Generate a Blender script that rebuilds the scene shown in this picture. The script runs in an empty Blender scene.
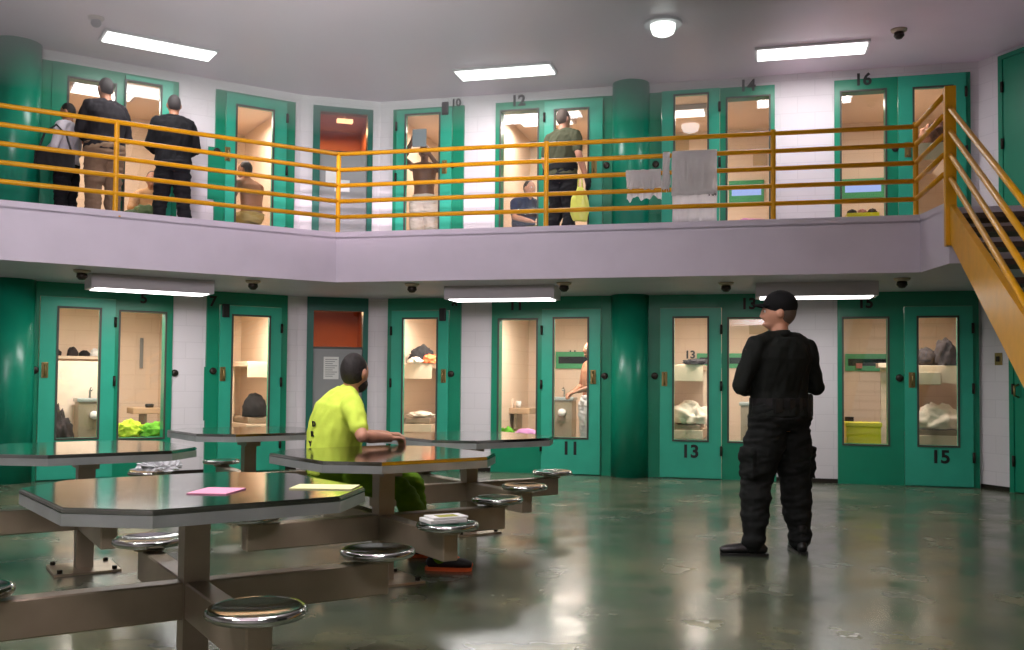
import bpy, bmesh, math, random
from mathutils import Vector, Matrix, Euler, noise
random.seed(7)
PI = math.pi
COL = bpy.context.scene.collection
S = bpy.context.scene

# ------------------------------------------------------------------ camera
FPX, PITCH, ROLL, EYE = 960.0, math.radians(2.0), math.radians(0.5), 1.2
SHIFT = 21.7
cam_d = bpy.data.cameras.new('camera')
cam = bpy.data.objects.new('camera', cam_d); COL.objects.link(cam)
cam_d.sensor_width = 36; cam_d.lens = 36*FPX/1024; cam_d.shift_y = SHIFT/1024
CAMM = Matrix.Translation((0, 0, EYE)) @ Matrix.Rotation(PI/2+PITCH, 4, 'X') @ Matrix.Rotation(ROLL, 4, 'Z')
cam.matrix_world = CAMM
cam_d.clip_start = .02
S.camera = cam
def ray(px, py):
    return (CAMM.to_3x3() @ Vector(((px-512)/FPX, (325-py+SHIFT)/FPX, -1))).normalized()
def at_z(px, py, z):
    d = ray(px, py); t = (z-EYE)/d.z
    return Vector((0, 0, EYE)) + d*t
class Frame:
    """a vertical wall plane: u along it, v behind it, z up"""
    def __init__(s, O, d):
        s.e = Vector((d[0], d[1])).normalized(); s.n = Vector((-s.e.y, s.e.x)); s.O = Vector((O[0], O[1])); s.a = math.atan2(s.e.y, s.e.x)
    def P(s, u, v, z):
        q = s.O + s.e*u + s.n*v; return Vector((q.x, q.y, z))
    def pix(s, px, py, v=0):
        d = ray(px, py); o = s.O + s.n*v
        t = (o.x*s.n.x+o.y*s.n.y)/(d.x*s.n.x+d.y*s.n.y)
        p = d*t; u = (Vector((p.x, p.y))-s.O).dot(s.e)
        return u, p.z+EYE
    def u(s, px, v=0, py=380): return s.pix(px, py, v)[0]
    def z(s, px, py, v=0): return s.pix(px, py, v)[1]

# ------------------------------------------------------------------ materials
MATS = {}
def lin(c): return tuple(((x/12.92) if x <= .04045 else ((x+.055)/1.055)**2.4) for x in [k/255 for k in c])
def mat(name, col, rough=.5, metal=0, var=.0, scale=6, bump=0, bscale=40, emit=0, spec=.5, sheen=0):
    if name in MATS: return MATS[name]
    m = bpy.data.materials.new(name); m.use_nodes = True; nt = m.node_tree; b = nt.nodes['Principled BSDF']
    c = lin(col)
    b.inputs['Base Color'].default_value = (*c, 1); b.inputs['Roughness'].default_value = rough; b.inputs['Metallic'].default_value = metal
    b.inputs['Specular IOR Level'].default_value = spec
    if sheen: b.inputs['Sheen Weight'].default_value = sheen
    tc = nt.nodes.new('ShaderNodeTexCoord')
    if var:
        n = nt.nodes.new('ShaderNodeTexNoise'); n.inputs['Scale'].default_value = scale; n.inputs['Detail'].default_value = 5
        r = nt.nodes.new('ShaderNodeValToRGB')
        r.color_ramp.elements[0].position = .3; r.color_ramp.elements[1].position = .7
        r.color_ramp.elements[0].color = (*[max(0, x*(1-var)) for x in c], 1); r.color_ramp.elements[1].color = (*[min(1, x*(1+var)) for x in c], 1)
        nt.links.new(tc.outputs['Object'], n.inputs['Vector']); nt.links.new(n.outputs['Fac'], r.inputs['Fac']); nt.links.new(r.outputs['Color'], b.inputs['Base Color'])
    if bump:
        n2 = nt.nodes.new('ShaderNodeTexNoise'); n2.inputs['Scale'].default_value = bscale; n2.inputs['Detail'].default_value = 3
        bp = nt.nodes.new('ShaderNodeBump'); bp.inputs['Strength'].default_value = bump; bp.inputs['Distance'].default_value = .01
        nt.links.new(tc.outputs['Object'], n2.inputs['Vector']); nt.links.new(n2.outputs['Fac'], bp.inputs['Height']); nt.links.new(bp.outputs['Normal'], b.inputs['Normal'])
    if emit:
        b.inputs['Emission Color'].default_value = (*c, 1); b.inputs['Emission Strength'].default_value = emit
    MATS[name] = m; return m
def block_mat(name, col, mortar, w=.41, h=.205, rough=.55, bump=.25):
    m = mat(name, col, rough); nt = m.node_tree; b = nt.nodes['Principled BSDF']
    tc = nt.nodes.new('ShaderNodeTexCoord'); sx = nt.nodes.new('ShaderNodeSeparateXYZ'); cx = nt.nodes.new('ShaderNodeCombineXYZ')
    ad = nt.nodes.new('ShaderNodeMath'); ad.operation = 'ADD'
    nt.links.new(tc.outputs['Object'], sx.inputs[0]); nt.links.new(sx.outputs['X'], ad.inputs[0]); nt.links.new(sx.outputs['Y'], ad.inputs[1])
    nt.links.new(ad.outputs[0], cx.inputs['X']); nt.links.new(sx.outputs['Z'], cx.inputs['Y'])
    br = nt.nodes.new('ShaderNodeTexBrick'); br.inputs['Scale'].default_value = 1; br.inputs['Brick Width'].default_value = w; br.inputs['Row Height'].default_value = h
    br.inputs['Mortar Size'].default_value = .006; br.inputs['Mortar Smooth'].default_value = .4
    br.inputs['Color1'].default_value = (*lin(col), 1); br.inputs['Color2'].default_value = (*[x*.97 for x in lin(col)], 1); br.inputs['Mortar'].default_value = (*lin(mortar), 1)
    nt.links.new(cx.outputs[0], br.inputs['Vector']); nt.links.new(br.outputs['Color'], b.inputs['Base Color'])
    bp = nt.nodes.new('ShaderNodeBump'); bp.inputs['Strength'].default_value = bump; bp.inputs['Distance'].default_value = .004; bp.invert = True
    nt.links.new(br.outputs['Fac'], bp.inputs['Height']); nt.links.new(bp.outputs['Normal'], b.inputs['Normal'])
    return m
def glass_mat(name, tint=(1, 1, 1), refl=.06):
    m = bpy.data.materials.new(name); m.use_nodes = True; nt = m.node_tree; nt.nodes.clear()
    o = nt.nodes.new('ShaderNodeOutputMaterial'); t = nt.nodes.new('ShaderNodeBsdfTransparent'); g = nt.nodes.new('ShaderNodeBsdfGlossy'); mx = nt.nodes.new('ShaderNodeMixShader')
    t.inputs[0].default_value = (*tint, 1); g.inputs['Roughness'].default_value = .03; mx.inputs[0].default_value = refl
    nt.links.new(t.outputs[0], mx.inputs[1]); nt.links.new(g.outputs[0], mx.inputs[2]); nt.links.new(mx.outputs[0], o.inputs[0])
    MATS[name] = m; return m
def emis(name, col, st):
    m = bpy.data.materials.new(name); m.use_nodes = True; nt = m.node_tree; nt.nodes.clear()
    o = nt.nodes.new('ShaderNodeOutputMaterial'); e = nt.nodes.new('ShaderNodeEmission'); e.inputs[0].default_value = (*lin(col), 1); e.inputs[1].default_value = st
    nt.links.new(e.outputs[0], o.inputs[0]); MATS[name] = m; return m

WHITE_BLOCK = block_mat('painted_block', (222, 216, 220), (212, 206, 210), bump=.15)
PEACH_BLOCK = block_mat('cell_block', (236, 212, 188), (226, 200, 174), bump=.12)
BROWN_WALL = mat('vestibule_brown', (172, 100, 52), .6, var=.08)
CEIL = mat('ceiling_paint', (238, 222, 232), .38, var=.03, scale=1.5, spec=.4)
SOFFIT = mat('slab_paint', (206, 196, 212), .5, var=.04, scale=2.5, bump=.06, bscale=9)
TEAL = mat('teal_frame_paint', (8, 130, 98), .33, var=.06, scale=4)
TEAL_L = mat('teal_leaf_paint', (48, 166, 138), .33, var=.06, scale=5)
TEAL_C = mat('teal_column_paint', (12, 136, 106), .3, var=.07, scale=3)
GASKET = mat('dark_gasket', (62, 66, 58), .5)
BLACK = mat('black_paint', (16, 18, 17), .5)
DARKM = mat('dark_metal', (48, 42, 36), .4, .6)
BRASS = mat('worn_brass', (150, 128, 82), .35, .8)
YEL = mat('yellow_rail_paint', (218, 156, 8), .38, spec=.3, var=.08, scale=7)
STEEL = mat('stainless_steel', (178, 182, 178), .10, 1, var=.10, scale=3)
STEELR = mat('steel_rim', (176, 184, 182), .32, .55, var=.1, scale=6)
BRUSH = mat('brushed_post', (158, 146, 126), .38, .4, var=.1, scale=5)
PLATE = mat('steel_plate', (175, 160, 138), .4, .7, var=.15, scale=8)
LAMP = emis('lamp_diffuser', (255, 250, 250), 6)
LAMPC = emis('cell_lamp_diffuser', (255, 240, 225), 3)
HOUSING = mat('lamp_housing', (190, 186, 190), .45)
GLASS = glass_mat('clear_glass')
BROWNGLASS = glass_mat('tinted_glass', (.95, .74, .55), .08)
GREYDOOR = mat('grey_door_panel', (140, 142, 142), .42, var=.06, scale=2)
PAPER = mat('paper_white', (225, 225, 222), .8)
PINK = mat('paper_pink', (236, 160, 190), .8)
CREAM = mat('paper_cream', (240, 238, 178), .8)
TREAD = mat('stair_tread', (66, 44, 28), .6, var=.3, scale=9)
CLOTHW = mat('white_cloth', (222, 214, 212), .9, var=.05, scale=10, bump=.3, bscale=30)
SHEET = mat('bed_sheet', (240, 222, 204), .9, var=.06, scale=8, bump=.35, bscale=18)
BUNK = mat('bunk_paint', (224, 202, 178), .5, var=.05)
MATTRESS = mat('mattress_cover', (150, 130, 108), .8, var=.15)
BLACKC = mat('black_cloth', (18, 17, 19), .9, var=.2, bump=.3, bscale=25)
ORANGEC = mat('orange_cloth', (235, 110, 60), .9, var=.1)
DARKC = mat('dark_grey_cloth', (46, 38, 38), .9, var=.25)
YELLOWP = mat('yellow_plastic', (236, 222, 40), .4)
LIME = mat('lime_cloth', (200, 226, 60), .9, var=.12, bump=.3, bscale=18)
LIMEG = mat('green_cloth', (110, 185, 50), .9, var=.15, bump=.3)
PINKC = mat('pink_cloth', (216, 150, 200), .9, var=.1)

# floor: polished, stained concrete
def floor_mat():
    m = bpy.data.materials.new('polished_concrete'); m.use_nodes = True; nt = m.node_tree; b = nt.nodes['Principled BSDF']
    tc = nt.nodes.new('ShaderNodeTexCoord')
    n = nt.nodes.new('ShaderNodeTexNoise'); n.inputs['Scale'].default_value = .9; n.inputs['Detail'].default_value = 7; n.inputs['Roughness'].default_value = .62
    r = nt.nodes.new('ShaderNodeValToRGB'); cr = r.color_ramp
    cr.elements[0].position = .3; cr.elements[0].color = (*lin((52, 66, 54)), 1)
    cr.elements[1].position = .72; cr.elements[1].color = (*lin((126, 120, 92)), 1)
    e = cr.elements.new(.5); e.color = (*lin((90, 96, 78)), 1)
    n2 = nt.nodes.new('ShaderNodeTexNoise'); n2.inputs['Scale'].default_value = 2.3; n2.inputs['Detail'].default_value = 6
    mr = nt.nodes.new('ShaderNodeMapRange'); mr.inputs['From Min'].default_value = .3; mr.inputs['From Max'].default_value = .7; mr.inputs['To Min'].default_value = .14; mr.inputs['To Max'].default_value = .30
    n3 = nt.nodes.new('ShaderNodeTexNoise'); n3.inputs['Scale'].default_value = 5
    bp = nt.nodes.new('ShaderNodeBump'); bp.inputs['Strength'].default_value = .05; bp.inputs['Distance'].default_value = .02
    for q in (n, n2, n3): nt.links.new(tc.outputs['Object'], q.inputs['Vector'])
    nt.links.new(n.outputs['Fac'], r.inputs['Fac']); nt.links.new(r.outputs['Color'], b.inputs['Base Color'])
    nt.links.new(n2.outputs['Fac'], mr.inputs['Value']); nt.links.new(mr.outputs[0], b.inputs['Roughness'])
    nt.links.new(n3.outputs['Fac'], bp.inputs['Height']); nt.links.new(bp.outputs['Normal'], b.inputs['Normal'])
    b.inputs['Specular IOR Level'].default_value = .6
    return m
FLOORM = floor_mat()

# ------------------------------------------------------------------ object helpers
def obj(name, bm, m, parent=None, smooth=False, loc=None, rz=0):
    me = bpy.data.meshes.new(name)
    bmesh.ops.recalc_face_normals(bm, faces=bm.faces[:])
    bm.to_mesh(me); bm.free()
    if m is not None: me.materials.append(m)
    if smooth: me.shade_smooth()
    o = bpy.data.objects.new(name, me); COL.objects.link(o)
    if parent is not None: o.parent = parent
    if loc is not None: o.location = loc
    o.rotation_euler.z = rz
    return o
def tag(o, label, cat, group=None, kind=None):
    o['label'] = label; o['category'] = cat
    if group: o['group'] = group
    if kind: o['kind'] = kind
    return o
def thing(name, label, cat, loc=(0, 0, 0), rz=0, group=None, kind=None):
    o = bpy.data.objects.new(name, None); COL.objects.link(o); o.location = loc; o.rotation_euler.z = rz; o.empty_display_size = .1
    return tag(o, label, cat, group, kind)
def copy_tree(o, parent=None):
    c = o.copy(); COL.objects.link(c); c.parent = parent
    for ch in list(o.children): copy_tree(ch, c)
    return c
def box(bm, x0, x1, y0, y1, z0, z1, M=None):
    vs = [bm.verts.new((x, y, z)) for z in (z0, z1) for y in (y0, y1) for x in (x0, x1)]
    if M is not None:
        for v in vs: v.co = M @ v.co
    for f in ((0, 2, 3, 1), (4, 5, 7, 6), (0, 1, 5, 4), (2, 6, 7, 3), (0, 4, 6, 2), (1, 3, 7, 5)): bm.faces.new([vs[i] for i in f])
    return vs
def bxs(*boxes, bevel=0, seg=2):
    bm = bmesh.new()
    for b in boxes: box(bm, *b)
    if bevel: bmesh.ops.bevel(bm, geom=bm.edges[:], offset=bevel, segments=seg, affect='EDGES', profile=.6)
    return bm
def plate(u0, u1, z0, z1, v0, v1, holes):
    """a slab in the wall plane with rectangular holes"""
    us = sorted({u0, u1, *[h[i] for h in holes for i in (0, 1)]}); zs = sorted({z0, z1, *[h[i] for h in holes for i in (2, 3)]})
    us = [u for u in us if u0 <= u <= u1]; zs = [z for z in zs if z0 <= z <= z1]
    nu, nz = len(us)-1, len(zs)-1
    def solid(i, j):
        if not (0 <= i < nu and 0 <= j < nz): return False
        cu, cz = (us[i]+us[i+1])/2, (zs[j]+zs[j+1])/2
        return not any(h[0] < cu < h[1] and h[2] < cz < h[3] for h in holes)
    bm = bmesh.new(); V = {}
    def v(i, j, k):
        if (i, j, k) not in V: V[i, j, k] = bm.verts.new((us[i], (v0, v1)[k], zs[j]))
        return V[i, j, k]
    for i in range(nu):
        for j in range(nz):
            if not solid(i, j): continue
            for k in (0, 1): bm.faces.new((v(i, j, k), v(i+1, j, k), v(i+1, j+1, k), v(i, j+1, k)))
            if not solid(i-1, j): bm.faces.new((v(i, j, 0), v(i, j+1, 0), v(i, j+1, 1), v(i, j, 1)))
            if not solid(i+1, j): bm.faces.new((v(i+1, j, 0), v(i+1, j+1, 0), v(i+1, j+1, 1), v(i+1, j, 1)))
            if not solid(i, j-1): bm.faces.new((v(i, j, 0), v(i+1, j, 0), v(i+1, j, 1), v(i, j, 1)))
            if not solid(i, j+1): bm.faces.new((v(i, j+1, 0), v(i+1, j+1, 0), v(i+1, j+1, 1), v(i, j+1, 1)))
    return bm
def cyl(bm, p0, p1, r, r2=None, n=16, cap=True):
    p0, p1 = Vector(p0), Vector(p1); r2 = r if r2 is None else r2
    t = (p1-p0).normalized(); a = t.orthogonal().normalized(); b = t.cross(a)
    R = [[bm.verts.new(p+(a*math.cos(2*PI*i/n)+b*math.sin(2*PI*i/n))*q) for i in range(n)] for p, q in ((p0, r), (p1, r2))]
    for i in range(n): bm.faces.new((R[0][i], R[0][(i+1) % n], R[1][(i+1) % n], R[1][i]))
    if cap: bm.faces.new(R[0][::-1]); bm.faces.new(R[1])
def tube(bm, pts, r, n=10):
    pts = [Vector(p) for p in pts]; rings = []; a = None
    for i, p in enumerate(pts):
        t = (pts[min(i+1, len(pts)-1)]-pts[max(i-1, 0)]).normalized()
        a = t.orthogonal().normalized() if a is None else (a-t*a.dot(t)).normalized()
        b = t.cross(a); q = r[i] if isinstance(r, (list, tuple)) else r
        rings.append([bm.verts.new(p+(a*math.cos(2*PI*k/n)+b*math.sin(2*PI*k/n))*q) for k in range(n)])
    for A, B in zip(rings, rings[1:]):
        for k in range(n): bm.faces.new((A[k], A[(k+1) % n], B[(k+1) % n], B[k]))
    bm.faces.new(rings[0][::-1]); bm.faces.new(rings[-1])
def lathe(prof, n=28, M=None):
    bm = bmesh.new(); rings = []
    for r, z in prof:
        if r < 1e-5: rings.append([bm.verts.new((0, 0, z))])
        else: rings.append([bm.verts.new((r*math.cos(2*PI*k/n), r*math.sin(2*PI*k/n), z)) for k in range(n)])
    for A, B in zip(rings, rings[1:]):
        for k in range(n):
            q = (k+1) % n
            if len(A) == 1 and len(B) == 1: continue
            if len(A) == 1: bm.faces.new((A[0], B[q], B[k]))
            elif len(B) == 1: bm.faces.new((A[k], A[q], B[0]))
            else: bm.faces.new((A[k], A[q], B[q], B[k]))
    if M is not None: bmesh.ops.transform(bm, matrix=M, verts=bm.verts[:])
    return bm
def prism(bm, poly, z0, z1):
    a = [bm.verts.new((x, y, z0)) for x, y in poly]; b = [bm.verts.new((x, y, z1)) for x, y in poly]
    bm.faces.new(a[::-1]); bm.faces.new(b); n = len(poly)
    for i in range(n): bm.faces.new((a[i], a[(i+1) % n], b[(i+1) % n], b[i]))
def blob(r, sx, sy, sz, amp=.25, fr=3.0, seed=0, sub=4):
    bm = bmesh.new(); bmesh.ops.create_icosphere(bm, subdivisions=sub, radius=1)
    for v in bm.verts:
        k = 1+amp*noise.noise(v.co*fr+Vector((seed, seed*2, 0)))+amp*.5*noise.noise(v.co*fr*2.3+Vector((0, seed, 5)))
        v.co = Vector((v.co.x*sx*k, v.co.y*sy*k, max(v.co.z, -.25)*sz*k))*r
    zmin = min(v.co.z for v in bm.verts)
    for v in bm.verts: v.co.z -= zmin
    return bm
def text(name, body, size, m, parent, loc, width=None, thick=.003):
    cu = bpy.data.curves.new('t', 'FONT'); cu.body = body; cu.size = size; cu.align_x = 'CENTER'; cu.align_y = 'CENTER'; cu.extrude = thick; cu.offset = size*.03
    t = bpy.data.objects.new('t', cu); COL.objects.link(t)
    me = bpy.data.meshes.new_from_object(t.evaluated_get(bpy.context.evaluated_depsgraph_get()))
    bpy.data.objects.remove(t)
    me.transform(Matrix.Rotation(PI/2, 4, 'X')); me.materials.clear(); me.materials.append(m)
    o = bpy.data.objects.new(name, me); COL.objects.link(o); o.parent = parent; o.location = loc
    return o
def area(name, loc, size, power, col=(1, 1, 1), rot=(0, 0, 0), sy=None):
    l = bpy.data.lights.new(name, 'AREA'); l.energy = power; l.color = col; l.size = size
    if sy: l.shape = 'RECTANGLE'; l.size_y = sy
    o = bpy.data.objects.new(name, l); COL.objects.link(o); o.location = loc; o.rotation_euler = rot
    return o
def struct(name, bm, m, parent=None, smooth=False, loc=None, rz=0):
    o = obj(name, bm, m, parent, smooth, loc, rz)
    if parent is None: o['kind'] = 'structure'
    return o

# ------------------------------------------------------------------ the room
Z_SOF, Z_UP, Z_LIP, Z_CEIL = 2.29, 2.80, 2.858, 5.0
C0 = Vector((-2.0, 10.83))                                   # the corner of the walkway edge
FR = Frame(C0, (5.99, -1.47)); FL = Frame(C0, (.837, .547))
WR = Frame((-.29, 12.66), (5.72, -1.48)); WL = Frame((-5.78, 10.83), (.837, .547))
uA = WL.u(297); uB = WR.u(377)
PA, PB = WL.P(uA, 0, 0), WR.P(uB, 0, 0)
WM = Frame(PA.xy, (PB-PA).xy); LM = (PB-PA).length
uE = WR.u(981); PE = WR.P(uE, 0, 0)
WS = Frame(PE.xy, (math.cos(math.radians(-70)), math.sin(math.radians(-70))))

bm = bmesh.new(); prism(bm, [(-10, -4), (10, -4), (10, 16), (-10, 16)], -.12, 0); struct('floor', bm, FLOORM)
bm = bmesh.new(); prism(bm, [(-10, -4), (10, -4), (10, 16), (-10, 16)], Z_CEIL, Z_CEIL+.12); struct('ceiling', bm, CEIL)
# walkway slab with a raised lip along its edge
fe = FR.u(921); E1 = FR.P(fe, 0, 0); E2v = ray(949, 226); E2v = E2v*(8.65/E2v.y); E2v.z = 0; E2 = E2v.copy(); E3 = E2v+FR.P(3.4, 0, 0)-FR.P(0, 0, 0)
LEFT = FL.P(-5.2, 0, 0); LB = FL.P(-5.2, 2.2, 0)
poly = [LEFT.xy, C0, E1.xy, E2.xy, E3.xy, WR.P(uE+2, .05, 0).xy, WR.P(uB, .05, 0).xy, WL.P(uA, .05, 0).xy, LB.xy]
bm = bmesh.new(); prism(bm, poly, Z_SOF, Z_UP)
def strip(bm, pts, w, z0, z1):
    for (a, b) in zip(pts, pts[1:]):
        d = (b-a).normalized(); n = Vector((-d.y, d.x))*w
        prism(bm, [a, b, b+n, a+n], z0, z1)
strip(bm, [LEFT.xy, C0, E1.xy, E2.xy], .06, Z_UP-.02, Z_LIP)
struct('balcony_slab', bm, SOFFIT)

# wall pieces: white block between the door panels (wall-frame boxes in local coordinates)
U = lambda F, px: F.u(px)
panels = {}
def wall(name, F, spans, u0, u1, T=.18):
    """spans: (ua, ub, zb, zt) openings"""
    o = struct(name, plate(u0, u1, 0, Z_CEIL, 0, T, spans), WHITE_BLOCK, loc=F.P(0, 0, 0), rz=F.a)
    return o
ZT_L, ZT_U = Z_SOF, 4.87
DZ = 2.74
def op(F, a, b, up=False):
    return (F.u(a), F.u(b), (Z_UP-.02) if up else 0.0, ZT_U if up else ZT_L)
# the openings between lower floor and upper floor
R_open = [op(WR, 388, 461), op(WR, 492, 776), op(WR, 837.5, 978.5),
          op(WR, 391, 462, 1), op(WR, 494, 775, 1), op(WR, 835, 972, 1)]
L_open = [op(WL, -60, 171), op(WL, 205, 285.5), op(WL, -60, 172, 1), op(WL, 210, 290, 1)]
M_open = [op(WM, 306, 367), op(WM, 309, 369, 1)]
wall('wall_right', WR, R_open, uB-.05, uE+.05)
wall('wall_left', WL, L_open, WL.u(-60)-3.2, uA+.05)
wall('wall_corner', WM, M_open, -.03, LM+.03)
sdoor = WS.pix(1012, 440)[0]
S_open = [(sdoor, sdoor+1.05, 0, 2.2), (WS.pix(1001, 150)[0], WS.pix(1001, 150)[0]+1.05, Z_UP-.02, 4.95)]
wall('wall_side', WS, S_open, 0, 9.5)
bm = bxs((-10, 10, -3.2, -3, 0, Z_CEIL)); struct('wall_rear', bm, WHITE_BLOCK)
bm = bxs((-9.2, -9, -3, 12, 0, Z_CEIL)); struct('wall_west', bm, WHITE_BLOCK)
# dark base line under the white block
def base(name, F, segs):
    bm = bmesh.new()
    for a, b in segs: box(bm, a, b, -.012, 0, 0, .05)
    o = obj(name, bm, DARKM, loc=F.P(0, 0, 0), rz=F.a); o['kind'] = 'structure'
base('baseboard_right', WR, [(uB, R_open[0][0]), (R_open[0][1], R_open[1][0]), (R_open[1][1], R_open[2][0])])
base('baseboard_left', WL, [(L_open[0][1], L_open[1][0]), (L_open[1][1], uA)])
base('baseboard_side', WS, [(0, sdoor)])

# ------------------------------------------------------------------ door panels
nd = [0]
HINGE = DARKM
def door_unit(F, label, o, leaf=None, lwin=None, sides=(), lock=None, handle=None, hinge=None, up=False, boxpos=None, leafm=None, knob=True):
    """o: opening (u0,u1,zb,zt); leaf (u0,u1,ztop); windows (u0,u1,z0,z1)"""
    nd[0] += 1
    u0, u1, zb, zt = o
    root = thing('door_%d' % nd[0], label, 'door', F.P(u0, 0, zb), F.a, kind='structure')
    L = lambda h: (h[0]-u0, h[1]-u0, h[2]-zb, h[3]-zb)
    holes = [L(w) for w in sides]
    if leaf: holes.append((leaf[0]-u0-.004, leaf[1]-u0+.004, .01, leaf[2]-zb+.004))
    obj('frame', plate(0, u1-u0, 0, zt-zb, -.04, .12, holes), TEAL, root)
    for w in sides:
        a, b, c, d = L(w)
        obj('window_trim', plate(a-.02, b+.02, c-.02, d+.02, -.05, -.03, [(a, b, c, d)]), GASKET, root)
        obj('pane', bxs((a, b, .03, .036, c, d)), GLASS, root)
    if leaf:
        la, lb, lt = leaf[0]-u0, leaf[1]-u0, leaf[2]-zb
        a, b, c, d = L(lwin)
        lf = obj('leaf', plate(la, lb, .012, lt, -.065, -.015, [(a, b, c, d)]), leafm or TEAL_L, root)
        obj('window_trim', plate(a-.022, b+.022, c-.022, d+.022, -.075, -.06, [(a, b, c, d)]), GASKET, lf)
        obj('pane', bxs((a, b, -.04, -.034, c, d)), GLASS, lf)
        if hinge is not None:
            hx = la if hinge < 0 else lb
            for hz in (.35, 1.15, 1.85):
                bm = bmesh.new(); cyl(bm, (hx, -.078, hz-.06), (hx, -.078, hz+.06), .016); obj('hinge', bm, HINGE, lf, True)
        if handle:
            hx, hz = handle[0]-u0, handle[1]-zb
            pl = obj('handle_plate', bxs((hx-.035, hx+.035, -.075, -.063, hz-.09, hz+.09), bevel=.004), BRASS, lf)
            bm = bmesh.new(); tube(bm, [(hx, -.07, hz+.07), (hx, -.115, hz+.055), (hx, -.125, hz), (hx, -.115, hz-.055), (hx, -.07, hz-.07)], .011); obj('handle', bm, BRASS, lf, True)
        if boxpos:
            hx, hz = boxpos[0]-u0, boxpos[1]-zb
            obj('door_closer', bxs((hx-.045, hx+.045, -.1, -.06, hz-.085, hz+.085), bevel=.01), BLACK, lf)
    if lock:
        kx, kz = lock[0]-u0, lock[1]-zb
        obj('lock', lathe([(0, .03), (.03, .03), (.042, .022), (.045, 0), (0, 0)], 20, Matrix.Translation((kx, -.04, kz)) @ Matrix.Rotation(PI/2, 4, 'X')), DARKM, root, True)
        obj('cover_plate', plate(kx-.11, kx+.11, kz-.62, kz+.05, -.042, -.04, []), TEAL, root)
    root['u0'] = u0; root['zb'] = zb
    return root
def win(F, x0, x1, y0, y1): 
    a = F.pix(x0, y0); b = F.pix(x1, y1)
    return (F.u(x0, 0, (y0+y1)/2), F.u(x1, 0, (y0+y1)/2), b[1], a[1])
def number(root, F, body, px, py, h, where='number', m=None, v=-.045):
    u, z = F.pix(px, py)
    text(where, body, h, m or BLACK, root, (u-root['u0'], v, z-root['zb']))
LZ = F0 = None
LEAFT_L, LEAFT_U = 2.12, 2.12+DZ-.02
# lower right wall
o9 = R_open[0]
w = win(WR, 404.7, 437.6, 319.5, 436)
d9 = door_unit(WR, 'teal cell door 9 beside the brown panelled corner door, lower level', o9, (WR.u(392.5), WR.u(449.5), LEAFT_L), w, (), WR.pix(452, 374), WR.pix(445, 376), -1, boxpos=WR.pix(444.5, 315))
number(d9, WR, '9', 455.5, 307.5, .16); number(d9, WR, '9', 419, 443.5, .17, v=-.068)
o11 = (R_open[1][0], WR.u(602), 0, ZT_L)
d11 = door_unit(WR, 'teal cell door 11 with side window, left of the round column, lower level', o11, (WR.u(542.5), WR.u(601), LEAFT_L), win(WR, 555, 588, 319, 437.5), (win(WR, 499.5, 536.7, 320, 437),), None, WR.pix(594, 377), -1)
number(d11, WR, '11', 517, 305.5, .2); number(d11, WR, '11', 571.5, 448.5, .23, v=-.068)
o13 = (WR.u(660), R_open[1][1], 0, ZT_L)
d13 = door_unit(WR, 'teal cell door 13 with side window, right of the round column, lower level', o13, (WR.u(660.5), WR.u(721.5), LEAFT_L), win(WR, 674.5, 707.5, 318.5, 440), (win(WR, 729, 768.5, 319, 442),), None, WR.pix(665, 379), 1)
number(d13, WR, '13', 748.5, 304.5, .19); number(d13, WR, '13', 690.5, 451.5, .22, v=-.068)
o15 = R_open[2]
d15 = door_unit(WR, 'teal cell door 15 with side window at the right end, lower level', o15, (WR.u(904), WR.u(972), LEAFT_L-.01), win(WR, 918, 956.5, 318, 445.5), (win(WR, 843.5, 887.5, 318.5, 444.5),), WR.pix(899, 378), WR.pix(911, 380), 1)
number(d15, WR, '15', 865, 303.5, .18); number(d15, WR, '15', 939.5, 457, .21, v=-.068)
# upper right wall
d10 = door_unit(WR, 'teal cell door 10 with an arm raised behind its glass, upper level', R_open[3], (WR.u(395), WR.u(450.5), LEAFT_U), win(WR, 407.3, 440, 117, 236), (), WR.pix(453, 166), WR.pix(446, 168), -1, True, boxpos=WR.pix(447, 110))
number(d10, WR, '10', 457, 104, .14)
d12 = door_unit(WR, 'teal cell door 12 with side window, left of the round column, upper level', (R_open[4][0], WR.u(603), Z_UP-.02, ZT_U), (WR.u(543.5), WR.u(602), LEAFT_U), win(WR, 556, 588.3, 112, 236), (win(WR, 501.5, 538, 112.5, 236),), None, WR.pix(595, 168), -1, True)
number(d12, WR, '12', 519, 102, .2)
d14 = door_unit(WR, 'teal cell door 14 with side window, right of the round column, upper level', (WR.u(661), R_open[4][1], Z_UP-.02, ZT_U), (WR.u(661.5), WR.u(719.5), LEAFT_U+.03), win(WR, 675.5, 707.5, 97.5, 236), (win(WR, 727.5, 769, 99.5, 236),), None, WR.pix(667, 160), 1, True)
number(d14, WR, '14', 747.5, 87, .2)
d16 = door_unit(WR, 'teal cell door 16 with side window behind the stair head, upper level', R_open[5], (WR.u(899), WR.u(967), LEAFT_U+.02), win(WR, 914, 951, 90.5, 236), (win(WR, 841.5, 885, 93.5, 236),), WR.pix(895, 149), WR.pix(907, 151), 1, True)
number(d16, WR, '16', 862.5, 81, .2)
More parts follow.
